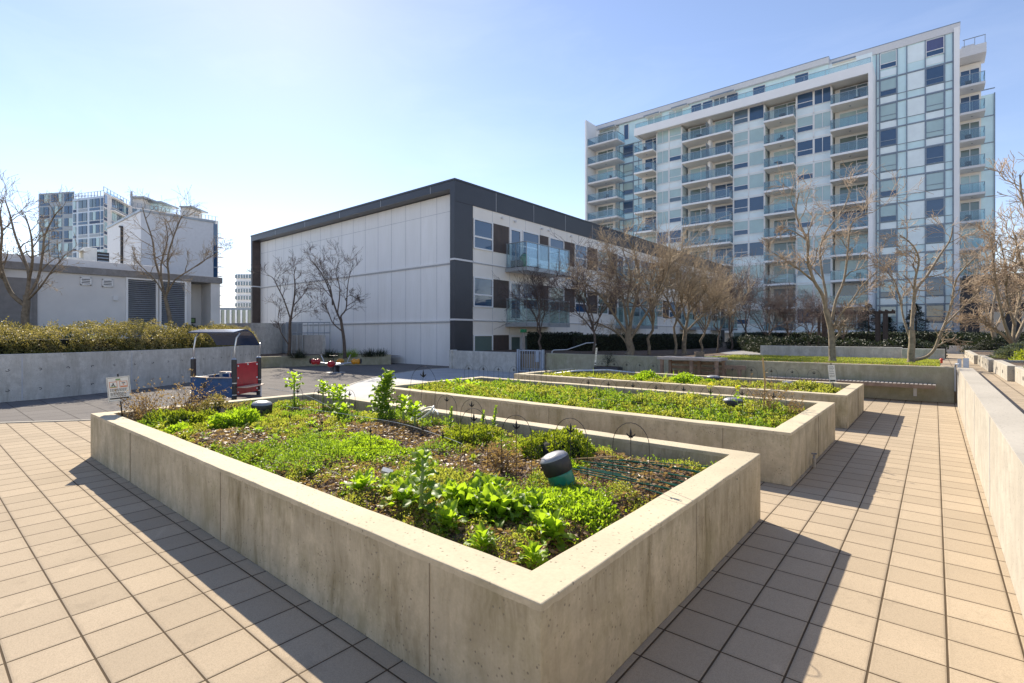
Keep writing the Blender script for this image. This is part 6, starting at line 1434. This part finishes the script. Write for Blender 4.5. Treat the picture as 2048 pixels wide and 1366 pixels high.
b.tube([(wc[0]+.09*math.cos(a)*.9, wc[1]+.09*math.sin(a), .66) for a in np.linspace(0, 2*PI, 16)], .012, 6); b.build('steering_wheel', pb)
rp = pnl(B, Cc, .12, .92, 'red_hdpe', 'red_panel')
b = MB('light_grey'); 
for u, z in ((.12, .86), (.88, .86), (.5, .88), (.12, .55), (.88, .5), (.12, .18), (.88, .2)): q = B+(Cc-B)*u; n2 = (Cc-B)/np.linalg.norm(Cc-B); nb_ = np.array([n2[1], -n2[0]]); b.tube([(q[0]+nb_[0]*.012, q[1]+nb_[1]*.012, z), (q[0]+nb_[0]*.03, q[1]+nb_[1]*.03, z)], .024, 10)
b.build('bolts', rp, org=tuple(pb.location))
b = MB('tan_hdpe'); q0 = B+(Cc-B)*.06+nb_*.16; q1 = B+(Cc-B)*.8+nb_*.16; b.obox(tuple(q0), tuple(q1), .26, .30, .33); b.build('seat', pb, bevel=.008)
b = MB('light_grey'); q = B+(Cc-B)*.72+nb_*.24; b.tube([(q[0], q[1], 0), (q[0], q[1], .3)], .02, 8); b.build('seat_leg', pb)
# roof: half barrel, axis along A-B, falling towards the back
ax = n1; bk = (Cc-B)/np.linalg.norm(Cc-B); b = MB(['navy']); prof = []
for i in range(13): u = i/12; prof.append((u*1.12-.12, 1.70+.13*math.sin(min(1, u*1.0)*PI*.55+.25)-.03-(.0 if u < .35 else .42*((u-.35)/.65)**2.0)))
r0 = A-ax*.02-bk*.05; r1 = B+ax*.12-bk*.05; Vv = []
for t_ in (0, .03):
    for (s_, z) in prof:
        for e in (r0, r1): Vv.append((e[0]+bk[0]*s_, e[1]+bk[1]*s_, z+t_))
n_ = len(prof); bb = MB('navy'); bb.v = Vv; k2 = 2*n_
for i in range(n_-1):
    a = 2*i; bb.f += [(a, a+1, a+3, a+2), (k2+a, k2+a+2, k2+a+3, k2+a+1), (a, a+2, k2+a+2, k2+a), (a+1, k2+a+1, k2+a+3, a+3)]; bb.mi += [0]*4
bb.f += [(0, k2, k2+1, 1), (2*n_-2, 2*n_-1, k2+2*n_-1, k2+2*n_-2)]; bb.mi += [0, 0]
bb.build('roof', pb)
# end fascia following the curve
be_ = MB('navy')
for e, lab in ((r1, 0),):
    for i in range(n_-1):
        (s0, z0), (s1, z1) = prof[i], prof[i+1]; p_ = (e[0]+bk[0]*s0, e[1]+bk[1]*s0); q_ = (e[0]+bk[0]*s1, e[1]+bk[1]*s1)
        be_.quad((p_[0], p_[1], z0), (q_[0], q_[1], z1), (q_[0], q_[1], z1-.0), (p_[0], p_[1], z0-.0)) if False else None
for p_, s0 in ((A, .0), (B, .0), (Cc, .95)):
    z_t = np.interp(s0 if s0 == 0 else .93, [q[0] for q in prof], [q[1] for q in prof]); inw = (bk if s0 == 0 else -bk)*.10; sx = (ax*.05)
    b = MB('alu'); b.tube([(p_[0], p_[1], 1.04), (p_[0]+sx[0]*.3, p_[1]+sx[1]*.3, 1.3), (p_[0]+sx[0]+inw[0]*.3, p_[1]+sx[1]+inw[1]*.3, z_t-.14), (p_[0]+sx[0]*2+inw[0], p_[1]+sx[1]*2+inw[1], z_t-.02)], .02, 8); b.build('roof_strut', pb, smooth=True)
# ------------------------------------------------------------------ spring rocker with four seats
sp = thing('spring_rocker', 'four seat spring rocker with red and orange seats in the shade before the low wall', 'spring rocker', (-20.1, 12.1, 0)); cx, cy = -20.1, 12.1
b = MB('black_plastic')
for i in range(3):
    a = i*2.1; ox, oy = .14*math.cos(a), .14*math.sin(a); b.tube([(cx+ox+.09*math.cos(t_), cy+oy+.09*math.sin(t_), .02+.30*t_/(2*PI*5)) for t_ in np.linspace(0, 2*PI*5, 60)], .014, 5)
b.build('springs', sp)
b = MB('light_grey'); b.box(cx-.3, cx+.3, cy-.3, cy+.3, 0, .015); b.box(cx-.25, cx+.25, cy-.25, cy+.25, .33, .36); b.build('base_plate', sp)
b = MB('alu'); 
for s in (-1, 1): b.tube([(cx, cy, .38), (cx+s*RX*.45, cy+s*RY*.45, .40), (cx+s*RX*.8, cy+s*RY*.8, .45)], .028, 8)
b.tube([(cx-VX*.5, cy-VY*.5, .40), (cx+VX*.5, cy+VY*.5, .40)], .028, 8); b.build('arms', sp)
def pod(x, y, z, ax2, m, name='seat'):
    b = MB(m); P = []; rr = []
    for i in range(9): u = i/8; P.append((x+ax2[0]*(u-.5)*.42, y+ax2[1]*(u-.5)*.42, z)); rr.append((.02, .10, .135, .13, .105, .11, .135, .125, .05)[i])
    b.tube(P, rr, 16); return b.build(name, sp, smooth=True)
pod(cx-RX*.88, cy-RY*.88, .47, (RX, RY), 'red_hdpe'); pod(cx+RX*.88, cy+RY*.88, .48, (RX, RY), 'orange'); pod(cx-VX*.55, cy-VY*.55, .40, (VX, VY), 'red_hdpe'); pod(cx+VX*.6, cy+VY*.6, .45, (VX, VY), 'orange')
for s in (-1, 1):
    b = MB('alu'); b.tube([(cx+s*RX*.5, cy+s*RY*.5, .42), (cx+s*RX*.56, cy+s*RY*.56, .6), (cx+s*RX*.66, cy+s*RY*.66, .78)], .02, 8); b.tube([(cx+s*RX*.64-VX*.14, cy+s*RY*.64-VY*.14, .76), (cx+s*RX*.64+VX*.14, cy+s*RY*.64+VY*.14, .76)], .018, 8, 'black_plastic'); b.build('handle', sp)
b = MB('black_plastic'); b.tube([(cx-VX*.28, cy-VY*.28, .45), (cx-VX*.28, cy-VY*.28, .74)], .02, 8); b.tube([(cx-VX*.28-RX*.17, cy-VY*.28-RY*.17, .74), (cx-VX*.28+RX*.17, cy-VY*.28+RY*.17, .74)], .018, 8); b.build('handle', sp)
for s in (-1, 1):
    b = MB('black_plastic'); b.tube([(cx+s*RX*1.10, cy+s*RY*1.10, .5), (cx+s*RX*1.12, cy+s*RY*1.12, .5)], [.125, .10], 14); b.build('seat_back', sp)
